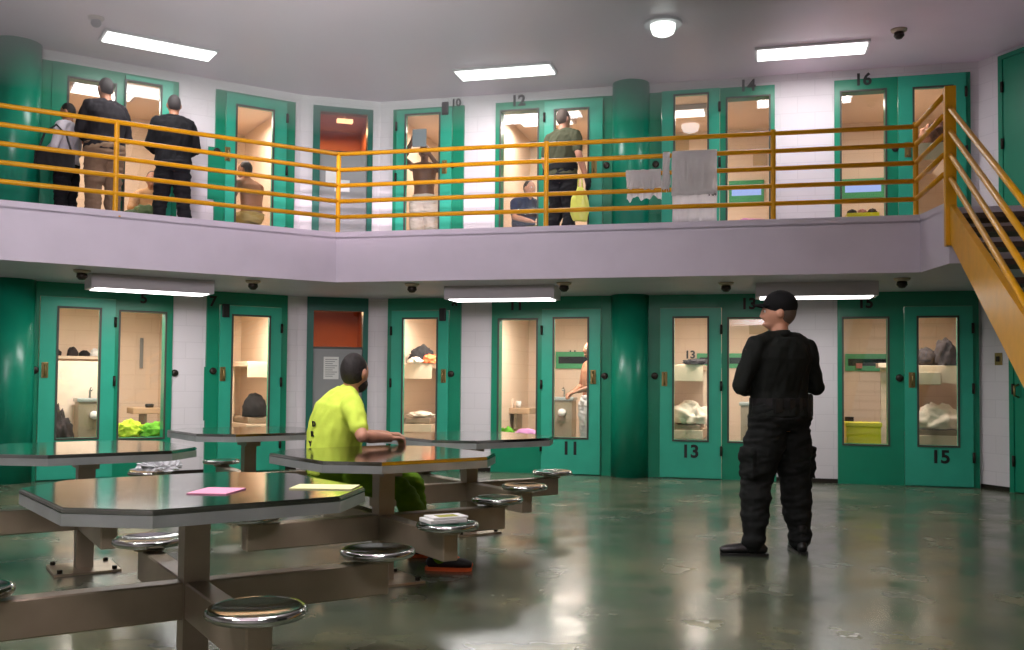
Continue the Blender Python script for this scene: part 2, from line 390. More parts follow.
# the flat teal strips behind the column on the right wall
for up in (0, 1):
    a, b = (603, 661) if up else (602, 660)
    zb, zt = ((Z_UP-.02, ZT_U) if up else (0, ZT_L))
    o = struct('trim_%d' % (up+1), plate(WR.u(a), WR.u(b), zb, zt, -.03, .12, []), TEAL, loc=WR.P(0, 0, 0), rz=WR.a)
    for kx, ky in (((605, 376), (655, 376)) if not up else ((607, 166), (656, 165))):
        u, z = WR.pix(kx, ky)
        obj('lock', lathe([(0, .03), (.03, .03), (.042, .022), (.045, 0), (0, 0)], 20, Matrix.Translation((u, -.03, z)) @ Matrix.Rotation(PI/2, 4, 'X')), DARKM, o, True)
        obj('cover_plate', plate(u-.08, u+.1, z-.62, z+.06, -.036, -.03, []), TEAL, o)
# left wall
d5 = door_unit(WL, 'teal cell door 5 with side window at the far left, lower level', (WL.u(28), L_open[0][1], 0, ZT_L), (WL.u(38), WL.u(113), LEAFT_L), win(WL, 57, 97.5, 308, 437), (win(WL, 118.8, 163.5, 311.5, 437),), WL.pix(34, 370), WL.pix(44, 370), 1)
number(d5, WL, '5', 143, 299, .17)
d7 = door_unit(WL, 'teal cell door 7 between two strips of white wall, lower level', L_open[1], (WL.u(217.5), WL.u(279), LEAFT_L), win(WL, 231, 266.7, 316, 432), (), WL.pix(212, 371), WL.pix(221, 374), 1, boxpos=WL.pix(224, 311))
number(d7, WL, '7', 212, 302, .18)
d6 = door_unit(WL, 'teal cell door 6 behind the men at the railing, upper level', (WL.u(44), L_open[2][1], Z_UP-.02, ZT_U), (WL.u(118), WL.u(166), LEAFT_U), win(WL, 124, 158, 82, 236), (win(WL, 67, 113, 78, 236),), None, None, 1, True)
d8 = door_unit(WL, 'teal cell door 8 with a bare shouldered man behind it, upper level', L_open[3], (WL.u(220), WL.u(281), LEAFT_U), win(WL, 235, 270.5, 106.5, 236), (), WL.pix(216, 152), WL.pix(226, 155), 1, True)
# columns
for name, F, px, r in (('column_right', WR, 630, .235), ('column_left', WL, 8, .26)):
    u = F.u(px)
    for k, (z0, z1) in enumerate(((0, Z_SOF), (Z_UP, Z_CEIL))):
        bm = bmesh.new(); cyl(bm, (0, 0, z0), (0, 0, z1), r, n=48); struct(name, bm, TEAL_C, smooth=False, loc=F.P(u, -.03, 0)).data.shade_smooth()
for up in (0, 1):
    zb, zt = ((Z_UP-.02, ZT_U) if up else (0, ZT_L))
    struct('trim_%d' % (up+3), plate(WL.u(-60), WL.u(44 if up else 28), zb, zt, -.03, .12, []), TEAL, loc=WL.P(0, 0, 0), rz=WL.a)
# the brown-glazed corner doors
for up in (0, 1):
    o = M_open[up]; zb = o[2]; u0 = o[0]
    r = thing('door_%d' % (nd[0]+1), ['grey corner door with brown glass and a notice below, lower level', 'grey corner door with brown glass behind the railing corner post, upper level'][up], 'door', WM.P(u0, 0, zb), WM.a, kind='structure'); nd[0] += 1
    r['u0'] = u0; r['zb'] = zb
    if not up: a, b, yt, ym = 312.6, 362, 311, 348
    else: a, b, yt, ym = 316, 364, 113, 152
    a, b = WM.u(a)-u0, WM.u(b)-u0; zt = WM.z(337, yt)-zb; zm = WM.z(337, ym)-zb
    W = o[1]-o[0]; H = o[3]-zb
    obj('frame', plate(0, W, 0, H, -.04, .12, [(a, b, .02, zt)]), mat('teal_dark_frame', (8, 96, 82), .35, var=.06), r)
    lf = obj('leaf', plate(a+.004, b-.004, .02, zm, -.01, .04, []), GREYDOOR, r)
    if not up:
        nx, nz = WM.u(331, 0, 368)-u0, WM.z(331, 368)-zb
        nt_ = obj('notice', bxs((nx-.1, nx+.1, -.014, -.01, nz-.15, nz+.15)), PAPER, lf)
        bmn = bmesh.new()
        for k in range(9): box(bmn, nx-.08, nx+.08-(k % 3)*.03, -.0155, -.014, nz+.11-k*.028, nz+.118-k*.028)
        obj('notice_lines', bmn, mat('print_grey', (120, 120, 120), .8), nt_)
    else:
        for qx, qy in ((333, 177), (342, 186)):
            nx, nz = WM.u(qx, 0, qy)-u0, WM.z(qx, qy)-zb
            obj('notice', bxs((nx-.1, nx+.1, -.014-.002*(qx > 335), -.01, nz-.08, nz+.08)), PAPER, lf)
    obj('pane', bxs((a, b, .012, .018, zm, zt)), BROWNGLASS, r)
    obj('glazing_bar', bxs((a, b, -.012, .05, zm-.015, zm+.015)), GASKET, r)
# side wall doors
for k, o in enumerate(S_open):
    r = thing('door_%d' % (nd[0]+1), ['teal door in the right hand wall under the stairs', 'teal door in the right hand wall above the stair head'][k], 'door', WS.P(o[0], 0, o[2]), WS.a, kind='structure'); nd[0] += 1
    W, H = o[1]-o[0], o[3]-o[2]
    obj('frame', plate(0, W, 0, H, -.04, .12, [(.06, W-.05, .0, H-.05)]), TEAL, r)
    lf = obj('leaf', bxs((.065, W-.055, -.03, .02, .01, H-.055)), TEAL, r)
    for hz in (.35, 1.15, 1.8):
        bm = bmesh.new(); cyl(bm, (.06, -.045, hz-.06), (.06, -.045, hz+.06), .018); obj('hinge', bm, HINGE, lf, True)
    if k == 0:
        bm = bmesh.new(); tube(bm, [(.12, -.03, 1.2), (.12, -.09, 1.18), (.12, -.09, 1.08), (.12, -.03, 1.06)], .012); obj('handle', bm, BRASS, lf, True)

# ------------------------------------------------------------------ cells
def cell(F, ua, ub, up, tint=None, power=20, depth=2.35, nm='', lampx=.5, fix=True, col=(1, .90, .80)):
    zb, zt = (Z_UP-.02, Z_CEIL-.01) if up else (0.0, Z_SOF-.005)
    o = struct('wall_cell', plate(ua, ub, zb, zt, depth, depth+.04, []), tint or PEACH_BLOCK, loc=F.P(0, 0, 0), rz=F.a)
    bm = bxs((ua-.04, ua, .12, depth+.04, zb, zt), (ub, ub+.04, .12, depth+.04, zb, zt), (ua, ub, .12, depth, zt-.04, zt))
    if up: box(bm, ua, ub, .05, depth, zb-.04, zb)
    struct('wall_cell_side', bm, tint or PEACH_BLOCK, loc=F.P(0, 0, 0), rz=F.a)
    um = ua+(ub-ua)*lampx
    if fix:
        t = thing('cell_ceiling_light', {'6': 'bright ceiling light inside the upper cell behind the men at the railing', '12': 'bright ceiling light inside the upper cell behind the walking officer', '14': 'bright ceiling light inside the upper cell behind the hung laundry'}[nm], 'ceiling light', F.P(um, 1.05, zt-.04), F.a, 'ceiling lights inside the upper cells')
        obj('housing', bxs((-.4, .4, -.2, .2, -.07, 0), bevel=.008), HOUSING, t)
        obj('diffuser', bxs((-.36, .36, -.165, .165, -.08, -.071)), LAMPC, t)
    l = area('cell_lamp', F.P(um, 1.05 if up else .6, zt-.15), .7, power, col, sy=.35); l.rotation_euler = (0, 0, F.a)
mid = WR.u(630)
R1, R2 = WR.u(380), WR.u(484)
PW = 52
cell(WR, R1, R2, 0, power=PW, fix=False)
cell(WR, WR.u(486), mid-.06, 0, power=PW, fix=False)
cell(WR, mid+.06, WR.u(800), 0, power=PW, fix=False)
cell(WR, WR.u(806), uE+.3, 0, power=PW*.52, fix=False)
cell(WR, R1, R2, 1, power=PW*.52, nm='10', fix=False)
cell(WR, WR.u(486), mid-.06, 1, power=PW*.6, nm='12', lampx=.3)
cell(WR, mid+.06, WR.u(800), 1, power=PW*.5, nm='14', lampx=.22)
cell(WR, WR.u(806), uE+.3, 1, power=PW*.45, nm='16', lampx=.5, fix=False)
cell(WL, WL.u(20), WL.u(203), 0, power=PW, fix=False)
cell(WL, WL.u(207), uA-.02, 0, power=PW, fix=False)
cell(WL, WL.u(30), WL.u(203), 1, power=PW*.58, nm='6', lampx=.45)
cell(WL, WL.u(207), uA-.02, 1, power=PW*.58, nm='8', fix=False)
cell(WM, .05, LM-.05, 0, BROWN_WALL, power=14, depth=1.6, fix=False)
cell(WM, .05, LM-.05, 1, BROWN_WALL, power=15, depth=1.6, nm='', fix=False)
t = thing('vestibule_glint', 'small glowing box added for a light reflected in the upper corner door glass', 'ceiling light', WM.P(WM.u(341, .6), .6, Z_CEIL-.05), WM.a)  # glowing box added in place of a light reflected in the pane
zz = WM.z(341, 121, .6)
obj('stem', bxs((-.01, .01, -.01, .01, zz-(Z_CEIL-.05)+.02, 0)), HOUSING, t)
obj('diffuser', bxs((-.11, .11, -.05, .05, zz-(Z_CEIL-.05)-.02, zz-(Z_CEIL-.05)+.025)), LAMPC, t)
# ------------------------------------------------------------------ railing on the walkway edge
RZ = [3.76, 3.578, 3.398, 3.218, 3.038]
RR = .024
rl = thing('balcony_railing', 'yellow five-bar pipe railing along the walkway edge', 'railing', (C0.x, C0.y, Z_UP), 0)
def rpt(F, u, z): q = F.P(u, .04, z)-Vector((C0.x, C0.y, Z_UP)); return q
cc = Vector((.005, .045, 0))
Lend = rpt(FL, -5.0, 0); Rend = rpt(FR, fe-.03, 0); Nend = E2v+Vector((-.004, .075, 0))+FR.P(0,.03,0)-FR.P(0,0,0)-Vector((C0.x, C0.y, Z_UP))
for z in RZ:
    zz = z-Z_UP
    bm = bmesh.new(); cyl(bm, (Lend.x, Lend.y, zz), (cc.x, cc.y, zz), RR, n=12); obj('rail', bm, YEL, rl, True)
    bm = bmesh.new(); cyl(bm, (cc.x, cc.y, zz), (Rend.x, Rend.y, zz-.02), RR, n=12); obj('rail', bm, YEL, rl, True)
    bm = bmesh.new(); cyl(bm, (Rend.x, Rend.y, zz-.02), (Nend.x, Nend.y, zz+.085), RR, n=12); obj('rail', bm, YEL, rl, True)
def post(p, z0, z1, r=.026):
    bm = bmesh.new(); cyl(bm, (p.x, p.y, z0), (p.x, p.y, z1), r, n=14); box(bm, p.x-.06, p.x+.06, p.y-.02, p.y+.06, z0, z0+.012); obj('post', bm, YEL, rl, False)
top = RZ[0]-Z_UP+.02
post(rpt(FL, FL.u(112), 0), .0, top)
post(rpt(FL, FL.u(112)-2.0, 0), .0, top)
post(cc, .0, top)
post(rpt(FR, FR.u(544), 0), 0, top); post(rpt(FR, FR.u(773.5), 0), 0, top)
post(Rend, -.16, top)
# ------------------------------------------------------------------ staircase: runs from the landing down towards the dayroom
P0 = E2v
st = thing('staircase', 'yellow steel staircase with dark open treads descending from the walkway', 'staircase', (P0.x, P0.y, 0), math.radians(-105.6+90))
# local: x along the walkway (right), -y down the stairs
SLP, WID = .485, 1.15
RUN = Z_LIP/SLP
def stringer(x0, x1):
    bm = bmesh.new()
    pr = [(0, 2.84), (0, 2.50), (-2.75, 1.16), (-5.1, 0), (-RUN-.1, 0), (-RUN-.1, .1), (-2.75, 1.62)]
    n = len(pr); a = [bm.verts.new((x0, y, z)) for y, z in pr]; b = [bm.verts.new((x1, y, z)) for y, z in pr]
    bm.faces.new(a); bm.faces.new(b[::-1])
    for i in range(n): bm.faces.new((a[i], a[(i+1) % n], b[(i+1) % n], b[i]))
    return bm
obj('stringer', stringer(0, .05), YEL, st); obj('stringer', stringer(WID, WID+.05), YEL, st)
nt = 16
for k in range(1, nt):
    z = Z_LIP-k*Z_LIP/nt; y = (z-Z_LIP)/SLP
    obj('tread', bxs((.05, WID, y-.02, y+.30, z-.045, z)), TREAD, st)
obj('post', bxs((-.035, .06, -.05, .05, 2.45, 3.90), bevel=.006), YEL, st)
obj('post', bxs((WID-.01, WID+.08, -.05, .05, 2.45, 3.90), bevel=.006), YEL, st)
for x in (.012, WID+.03):
    for h in (3.71, 3.50, 3.29, 3.075):
        y1 = -4.2; bm = bmesh.new(); cyl(bm, (x, 0, h), (x, y1, h+y1*.50), RR, n=12); obj('stair_rail', bm, YEL, st, True)
    for y in (-4.2,):
        obj('baluster', bxs((x-.03, x+.03, y-.03, y+.03, .6, 3.74+y*.5)), YEL, st)
# ------------------------------------------------------------------ light fittings
def fix_soffit(F, x0, x1, y, label):
    # box under the slab near its edge; its depth comes from the soffit height
    p0, p1 = at_z(x0, y, Z_SOF-.15), at_z(x1, y+ (x1-x0)*F.tilt, Z_SOF-.15)
    c = (p0+p1)/2; d = (Vector((c.x, c.y))-F.O); u = d.dot(F.e); v = d.dot(F.n)
    W = (p1-p0).length; t = thing('ceiling_light', label, 'ceiling light', F.P(u, v+.17, Z_SOF), F.a, 'ceiling lights under the walkway')
    obj('housing', plate(-W/2-.05, W/2+.05, -.15, 0, -.2, .2, []), HOUSING, t)
    obj('diffuser', bxs((-W/2, W/2, -.17, .17, -.158, -.1501)), LAMP, t)
    l = area('soffit_lamp', F.P(u, v+.17, Z_SOF-.175), W, LP_SOF*(.45 if x0 > 700 else 1), (1, .97, .95), sy=.3); l.rotation_euler = (0, 0, F.a)
LP_SOF = 26
FL.tilt = .038; FR.tilt = .0
fix_soffit(FL, 95, 211, 288.5, 'long ceiling light under the walkway above the far left cell')
fix_soffit(FR, 447, 551, 298.5, 'long ceiling light under the walkway between the grey door and the column')
fix_soffit(FR, 761, 872, 296, 'long ceiling light under the walkway above the guard')
def fix_ceil(F, x, y, label, pw):
    c = at_z(x, y, Z_CEIL-.03)
    t = thing('ceiling_light', label, 'ceiling light', (c.x, c.y, Z_CEIL), F.a, 'ceiling lights over the walkway')
    obj('frame', plate(-.62, .62, -.03, 0, -.2, .2, []), HOUSING, t)
    obj('diffuser', bxs((-.59, .59, -.17, .17, -.045, -.0301)), LAMP, t)
    l = area('ceiling_lamp', (c.x, c.y, Z_CEIL-.07), 1.2, pw, (1, .95, .96), sy=.5); l.rotation_euler = (0, 0, F.a)
fix_ceil(WL, 160, 46.5, 'upper ceiling light above the men in dark clothes', 26)
fix_ceil(WR, 505, 72.5, 'upper ceiling light in the middle of the picture', 30)
fix_ceil(WR, 811, 51.5, 'upper ceiling light above the wall left of the stair head', 24)
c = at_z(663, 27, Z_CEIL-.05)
t = thing('glare_dome', 'small glowing dome added on the ceiling for a glare spot in the glass', 'ceiling light', (c.x, c.y, Z_CEIL))  # not a real fitting: added to imitate a round reflection in the glass
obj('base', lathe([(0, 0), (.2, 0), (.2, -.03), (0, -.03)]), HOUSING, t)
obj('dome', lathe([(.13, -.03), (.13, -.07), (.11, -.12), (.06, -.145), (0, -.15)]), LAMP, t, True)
def sprinkler(px, py, z, label):
    c = at_z(px, py, z-.06)
    t = thing('ceiling_sprinkler', label, 'sprinkler', (c.x, c.y, z), 0, 'sprinkler heads')
    obj('escutcheon', lathe([(0, 0), (.085, 0), (.08, -.02), (.05, -.035), (0, -.035)]), PLATE, t, True)
    obj('nozzle', lathe([(0, -.03), (.05, -.035), (.055, -.07), (.03, -.1), (0, -.105)]), DARKM, t, True)
for px, py, l in ((82, 276, 'above the far left cell'), (253, 286, 'above the cell left of the grey door'), (412, 289, 'above the cell right of the grey door'), (564, 288, 'above the cell left of the column'), (726, 288, 'just left of the guard'), (902, 284, 'above the far right cell')):
    sprinkler(px, py, Z_SOF, 'dark sprinkler head under the walkway '+l)
for px, py, l in ((96, 23, 'at the top left'), (899, 35, 'at the top right')): sprinkler(px, py, Z_CEIL, 'small sprinkler head on the high ceiling '+l)
u, z = WL.pix(171.5, 373)
o = tag(obj('wall_bumper', lathe([(0, .03), (.03, .03), (.042, .02), (.045, 0), (0, 0)], 20, Matrix.Rotation(PI/2, 4, 'X')), DARKM, None, True, WL.P(WL.u(174.5), 0, z), WL.a), 'round dark knob on the white wall right of the far left cell', 'knob')
u, z = WS.pix(1000, 359)
t = thing('intercom_plate', 'small steel plate on the white wall under the stairs', 'wall plate', WS.P(WS.pix(999, 359)[0], 0, z), WS.a)
obj('plate', bxs((-.05, .05, -.012, 0, -.07, .07), bevel=.003), BRASS, t); obj('button', bxs((-.02, .02, -.03, -.012, -.03, .03), bevel=.004), DARKM, t)

# ------------------------------------------------------------------ dining tables with attached stools
TH = .76
A0 = math.radians(-57.5)                           # direction of the first arm
def make_table():
    t = thing('dining_table', '', 'table')
    ap, hl = .575, .345                           # apothem of the long sides, half their length
    poly = []
    for k in range(4):
        a = A0+k*PI/2; n = Vector((math.cos(a+.09), math.sin(a+.09))); e = Vector((-n.y, n.x))
        poly += [n*ap-e*hl, n*ap+e*hl]
    bm = bmesh.new(); prism(bm, poly, TH-.022, TH)
    bmesh.ops.bevel(bm, geom=[e for e in bm.edges if abs(e.verts[0].co.z-e.verts[1].co.z) < 1e-5], offset=.006, segments=2, affect='EDGES')
    top_ = obj('tabletop', bm, STEEL, t)
    bm = bmesh.new(); inn = [p*.97 for p in poly]; n = 8
    va = [[bm.verts.new((p.x, p.y, z)) for p in q] for q, z in ((poly, TH-.02), (poly, TH-.062), (inn, TH-.062), (inn, TH-.02))]
    for A, B in zip(va, va[1:]):
        for k in range(n): bm.faces.new((A[k], A[(k+1) % n], B[(k+1) % n], B[k]))
    obj('rim', bm, STEELR, top_)
    R0 = Matrix.Rotation(A0, 4, 'Z')
    bm = bmesh.new(); box(bm, -.05, .05, -.05, .05, .012, TH-.062, R0); obj('column', bm, BRUSH, t)
    bm = bmesh.new(); box(bm, -.13, .13, -.06, .06, TH-.13, TH-.022, R0); obj('support_bracket', bm, BRUSH, t)
    bm = bmesh.new(); box(bm, -.19, .19, -.19, .19, 0, .014, R0); bp = obj('base_plate', bm, PLATE, t)
    for sx in (-1, 1):
        for sy in (-1, 1):
            q = R0 @ Vector((sx*.155, sy*.155, 0)); bm = bmesh.new(); cyl(bm, (q.x, q.y, .014), (q.x, q.y, .035), .016, n=6); obj('bolt', bm, DARKM, bp)
    for k in range(4):
        R = Matrix.Rotation(A0+k*PI/2, 4, 'Z')
        bm = bmesh.new(); v = box(bm, .045, .835, -.045, .045, .25, .395, R)
        bmesh.ops.bevel(bm, geom=bm.edges[:], offset=.006, segments=1, affect='EDGES')
        arm = obj('arm', bm, BRUSH, t)
        q = R @ Vector((.80, 0, 0))
        bm = bmesh.new(); cyl(bm, (q.x, q.y, .39), (q.x, q.y, .415), .07, n=16); obj('seat_post', bm, BRUSH, arm, True)
        obj('seat', lathe([(0, .412), (.13, .412), (.158, .418), (.167, .43), (.165, .443), (.155, .45), (.14, .449), (.10, .443), (0, .438)], 36, Matrix.Translation((q.x, q.y, 0))), STEEL, t, True)
    return t
proto = make_table()
TABS = [((-1.262, 3.86), 'steel octagonal table nearest the viewer with pink and cream papers on it'),
        ((-.76, 5.76), 'steel octagonal table where the man in the lime shirt sits'),
        ((-.33, 7.62), 'steel octagonal table behind the seated man, near the cell doors left of the column'),
        ((-2.22, 8.15), 'steel octagonal table in front of the cell left of the grey door'),
        ((-2.66, 6.03), 'steel octagonal table at the left edge in front of the far left cell')]
for i, ((x, y), l) in enumerate(TABS):
    o = proto if i == 0 else copy_tree(proto)
    o.location = (x, y, 0); o['label'] = l; o['group'] = 'octagonal steel tables with attached stools'
def seat_at(i, k):
    a = A0+k*PI/2; return Vector((TABS[i][0][0]+.8*math.cos(a), TABS[i][0][1]+.8*math.sin(a), .449))
def paper(px, py, w, h, rz, m, label, z=TH):
    c = at_z(px, py, z)
    bm = bmesh.new(); box(bm, -w/2, w/2, -h/2, h/2, 0, .004)
    tag(obj('paper_sheet', bm, m, None, False, (c.x, c.y, z+.0005), rz), label, 'paper')
paper(217, 491.5, .155, .2, -.1, PINK, 'pink sheet of paper on the nearest steel table')
paper(325, 487.5, .25, .16, -.05, CREAM, 'cream sheet of paper on the nearest steel table')
# folded papers on the stool
s = seat_at(1, 0)
t = thing('folded_papers', 'small stack of folded white papers on a steel stool', 'papers', (s.x-.02, s.y, s.z+.0025), .5)
obj('lower_sheets', bxs((-.11, .1, -.075, .075, 0, .022), bevel=.004), PAPER, t)
bm = bxs((-.09, .11, -.07, .06, .0225, .034), bevel=.004); obj('upper_sheet', bm, PAPER, t)
obj('printed_panel', bxs((-.05, .06, -.06, .02, .0342, .0352)), mat('print_olive', (150, 150, 70), .8), t)
s = seat_at(3, 3)
c = seat_at(3, 3)+Vector((.08, -.02, 0))
t = thing('plastic_bag', 'crumpled clear white plastic bag on a stool of the table before the back left cell', 'bag', (c.x, c.y, c.z+.003))
obj('bag_body', blob(.14, 1.15, .8, .5, amp=.55, fr=4, seed=5), mat('white_film', (226, 226, 230), .25), t, False)
obj('bag_neck', blob(.06, 1, 1, .9, amp=.4, seed=6), mat('white_film', (226, 226, 230)), t, False, (.12, 0, .02))
# ------------------------------------------------------------------ people
def skinmat(name, c): return mat(name, c, .55, var=.06, scale=12)
SK_L = skinmat('skin_light', (196, 142, 116)); SK_M = skinmat('skin_tan', (160, 108, 80)); SK_D = skinmat('skin_brown', (112, 74, 54))
HAIR = mat('dark_hair', (26, 20, 18), .7, bump=.5, bscale=90); HAIRG = mat('cropped_hair', (92, 78, 68), .75, bump=.4, bscale=90)
def cloth(name, c, var=.1): return mat(name, c, .85, var=var, scale=7, bump=.25, bscale=26, spec=.25)
def ering(bm, c, a, b, n):
    return [bm.verts.new(c+a*math.cos(2*PI*k/n)+b*math.sin(2*PI*k/n)) for k in range(n)]
def loft(bm, secs, xdir, n=20):
    """secs: (centre, half width along xdir, half depth); closed at both ends"""
    rings = []; X0 = Vector(xdir).normalized()
    P = [Vector(s[0]) for s in secs]
    for i, s in enumerate(secs):
        t = (P[min(i+1, len(P)-1)]-P[max(i-1, 0)]).normalized()
        x = (X0-t*X0.dot(t)).normalized(); y = t.cross(x)
        rings.append(ering(bm, P[i], x*s[1], y*s[2], n))
    for A, B in zip(rings, rings[1:]):
        for k in range(n): bm.faces.new((A[k], A[(k+1) % n], B[(k+1) % n], B[k]))
    bm.faces.new(rings[0][::-1]); bm.faces.new(rings[-1])
def ball(bm, c, r, sc=(1, 1, 1), R=None):
    q = bmesh.ops.create_icosphere(bm, subdivisions=3, radius=1)
    for v in q['verts']:
        p = Vector((v.co.x*sc[0], v.co.y*sc[1], v.co.z*sc[2]))*r
        v.co = Vector(c)+(R @ p if R is not None else p)
def limb(bm, pts, n=16):
    """pts: (point, radius); smooth tapered tube with rounded ends"""
    P = [Vector(p) for p, r in pts]; Rr = [r for p, r in pts]
    tube(bm, P, Rr, n)
    for p, r in zip(P, Rr): ball(bm, p, r*.985)
def lerp(a, b, t): return Vector(a)*(1-t)+Vector(b)*t
def vox(name, build, m, parent, size=.009, it=4, wr=0, wf=9, seed=0, flow=(1, 1, .45)):
    bm = bmesh.new(); build(bm); me = bpy.data.meshes.new('tmp'); bm.to_mesh(me); bm.free()
    t = bpy.data.objects.new('tmp', me); COL.objects.link(t)
    r = t.modifiers.new('r', 'REMESH'); r.mode = 'VOXEL'; r.voxel_size = size; r.adaptivity = 0
    s = t.modifiers.new('s', 'SMOOTH'); s.iterations = it; s.factor = .5
    bpy.context.view_layer.update()
    out = bpy.data.meshes.new_from_object(t.evaluated_get(bpy.context.evaluated_depsgraph_get()))
    bpy.data.objects.remove(t); bpy.data.meshes.remove(me)
    out.name = name; out.materials.clear(); out.materials.append(m)
    if wr:
        ns = [v.normal.copy() for v in out.vertices]; F3 = Vector(flow)
        for v, nn in zip(out.vertices, ns):
            q = Vector((v.co.x*F3.x, v.co.y*F3.y, v.co.z*F3.z))*wf+Vector((seed, seed*1.7, 0))
            q.x += .5*q.z; k = noise.noise(q)+.6*noise.noise(q*2.3+Vector((3, 1, 0)))
            v.co = v.co+nn*wr*k
    out.shade_smooth()
    o = bpy.data.objects.new(name, out); COL.objects.link(o); o.parent = parent
    return o
def head_mesh(bm, c, R, k=1.0):
    nu, nv = 36, 28; rows = []
    for j in range(nv+1):
        th = PI*j/nv; row = []
        for i in range(nu):
            ph = 2*PI*i/nu; sx, sy, sz = math.sin(th)*math.cos(ph), math.sin(th)*math.sin(ph), math.cos(th)
            x, y, z = .076*sx, .097*sy, .118*sz
            fr = max(0, -sy)
            if sz < -.15: x *= 1-.28*(-sz-.15); 
            if sz < -.2 and sy > 0: y *= 1-.35*(-sz-.2)
            if sz < -.55: y -= .014*fr+.012*(1-abs(sx))*(1 if sy < .3 else 0)
            g = lambda a, w: math.exp(-(a/w)**2)
            y -= .026*g(sx, .15)*g(sz+.2, .14)*(fr > 0)+.014*g(sx, .12)*g(sz-.02, .16)*(fr > 0)
            y -= .006*g(sz-.2, .09)*fr
            y += .011*g(abs(sx)-.38, .17)*g(sz-.05, .1)*fr
            y -= .007*g(sx, .3)*g(sz+.5, .05)*fr+.006*g(sx, .3)*g(sz+.62, .05)*fr
            row.append(Vector((x, y, z))*k)
            if j in (0, nv): break
        rows.append([bm.verts.new(c+R @ p) for p in row])
    for A, B in zip(rows, rows[1:]):
        for i in range(nu):
            q = (i+1) % nu
            if len(A) == 1: bm.faces.new((A[0], B[i], B[q]))
            elif len(B) == 1: bm.faces.new((A[i], B[0], A[q]))
            else: bm.faces.new((A[i], B[i], B[q], A[q]))
    for s in (-1, 1): ball(bm, c+R @ Vector((s*.077*k, .012*k, -.005)), .03*k, (.4, .72, 1.05), R)
def hand(bm, w, d, pn, thumb, curl=.5, k=1.0):
    """w wrist, d direction, pn palm normal, thumb: side direction of the thumb"""
    d = Vector(d).normalized(); pn = Vector(pn); pn = (pn-d*pn.dot(d)).normalized(); s = d.cross(pn)
    if s.dot(Vector(thumb)) < 0: s = -s
    loft(bm, [(w-d*.01*k, .027*k, .02*k), (w+d*.03*k, .037*k, .017*k), (w+d*.085*k, .042*k, .014*k), (w+d*.095*k, .038*k, .011*k)], s, 14)
    for i, (off, ln) in enumerate(((.031, .072), (.010, .082), (-.011, .077), (-.031, .060))):
        a = w+d*.088*k+s*off*k; c1 = curl*.7; c2 = curl*1.6
        b = a+(d*math.cos(c1)+pn*math.sin(c1))*ln*.5*k; e = b+(d*math.cos(c2)+pn*math.sin(c2))*ln*.5*k
        limb(bm, [(a, .0098*k), (b, .0092*k), (e, .008*k)], 8)
    a = w+d*.025*k+s*.03*k; b = a+(d*.7+s*.75+pn*.25).normalized()*.042*k; e = b+(d*.95+s*.2+pn*.35).normalized()*.034*k
    limb(bm, [(a, .0125*k), (b, .011*k), (e, .009*k)], 8)
def shoe(name, ank, f, m, sole, parent, L=1.0, boot=0.0, voxs=.008, solem=None):
    """ank: point at floor level under the ankle, f forward"""
    f = Vector(f).normalized(); x = Vector((f.y, -f.x, 0)); g = Vector(ank)
    def b(bm):
        pr = [(-.085, .028, .05), (-.06, .036, .075), (-.01, .04, .095), (.05, .043, .08), (.11, .05, .07), (.16, .047, .06), (.2, .03, .042)]
        loft(bm, [(g+f*t*L+Vector((0, 0, .012+h*.5)), w, h*.5) for t, w, h in pr], x, 18)
        limb(bm, [(g+f*-.02+Vector((0, 0, .07)), .045), (g+f*-.025+Vector((0, 0, .09+boot)), .048)], 16)
    o = vox(name, b, m, parent, voxs, 3)
    bm = bmesh.new(); out = [(-.095, .02), (-.08, .034), (-.03, .04), (.04, .043), (.11, .05), (.165, .046), (.2, .024)]
    pts = [g+f*t*L+x*w for t, w in out]+[g+f*t*L-x*w for t, w in out[::-1]]
    prism(bm, [(p.x, p.y) for p in pts], g.z+.0, g.z+.022); obj('sole', bm, solem or BLACK, o)
    return o
STAND = dict(sp=[((0, .0, .86), .135, .10), ((0, .01, .94), .168, .122), ((0, .005, 1.03), .155, .11), ((0, .0, 1.12), .147, .103), ((0, .0, 1.25), .165, .112), ((0, .008, 1.36), .18, .112), ((0, .018, 1.44), .15, .088), ((0, .02, 1.495), .075, .062)],
             sh=[(-.18, .012, 1.435), (.18, .012, 1.435)], hip=[(-.088, 0, .90), (.088, 0, .90)], head=(0, -.005, 1.655), lat=(1, 0, 0))
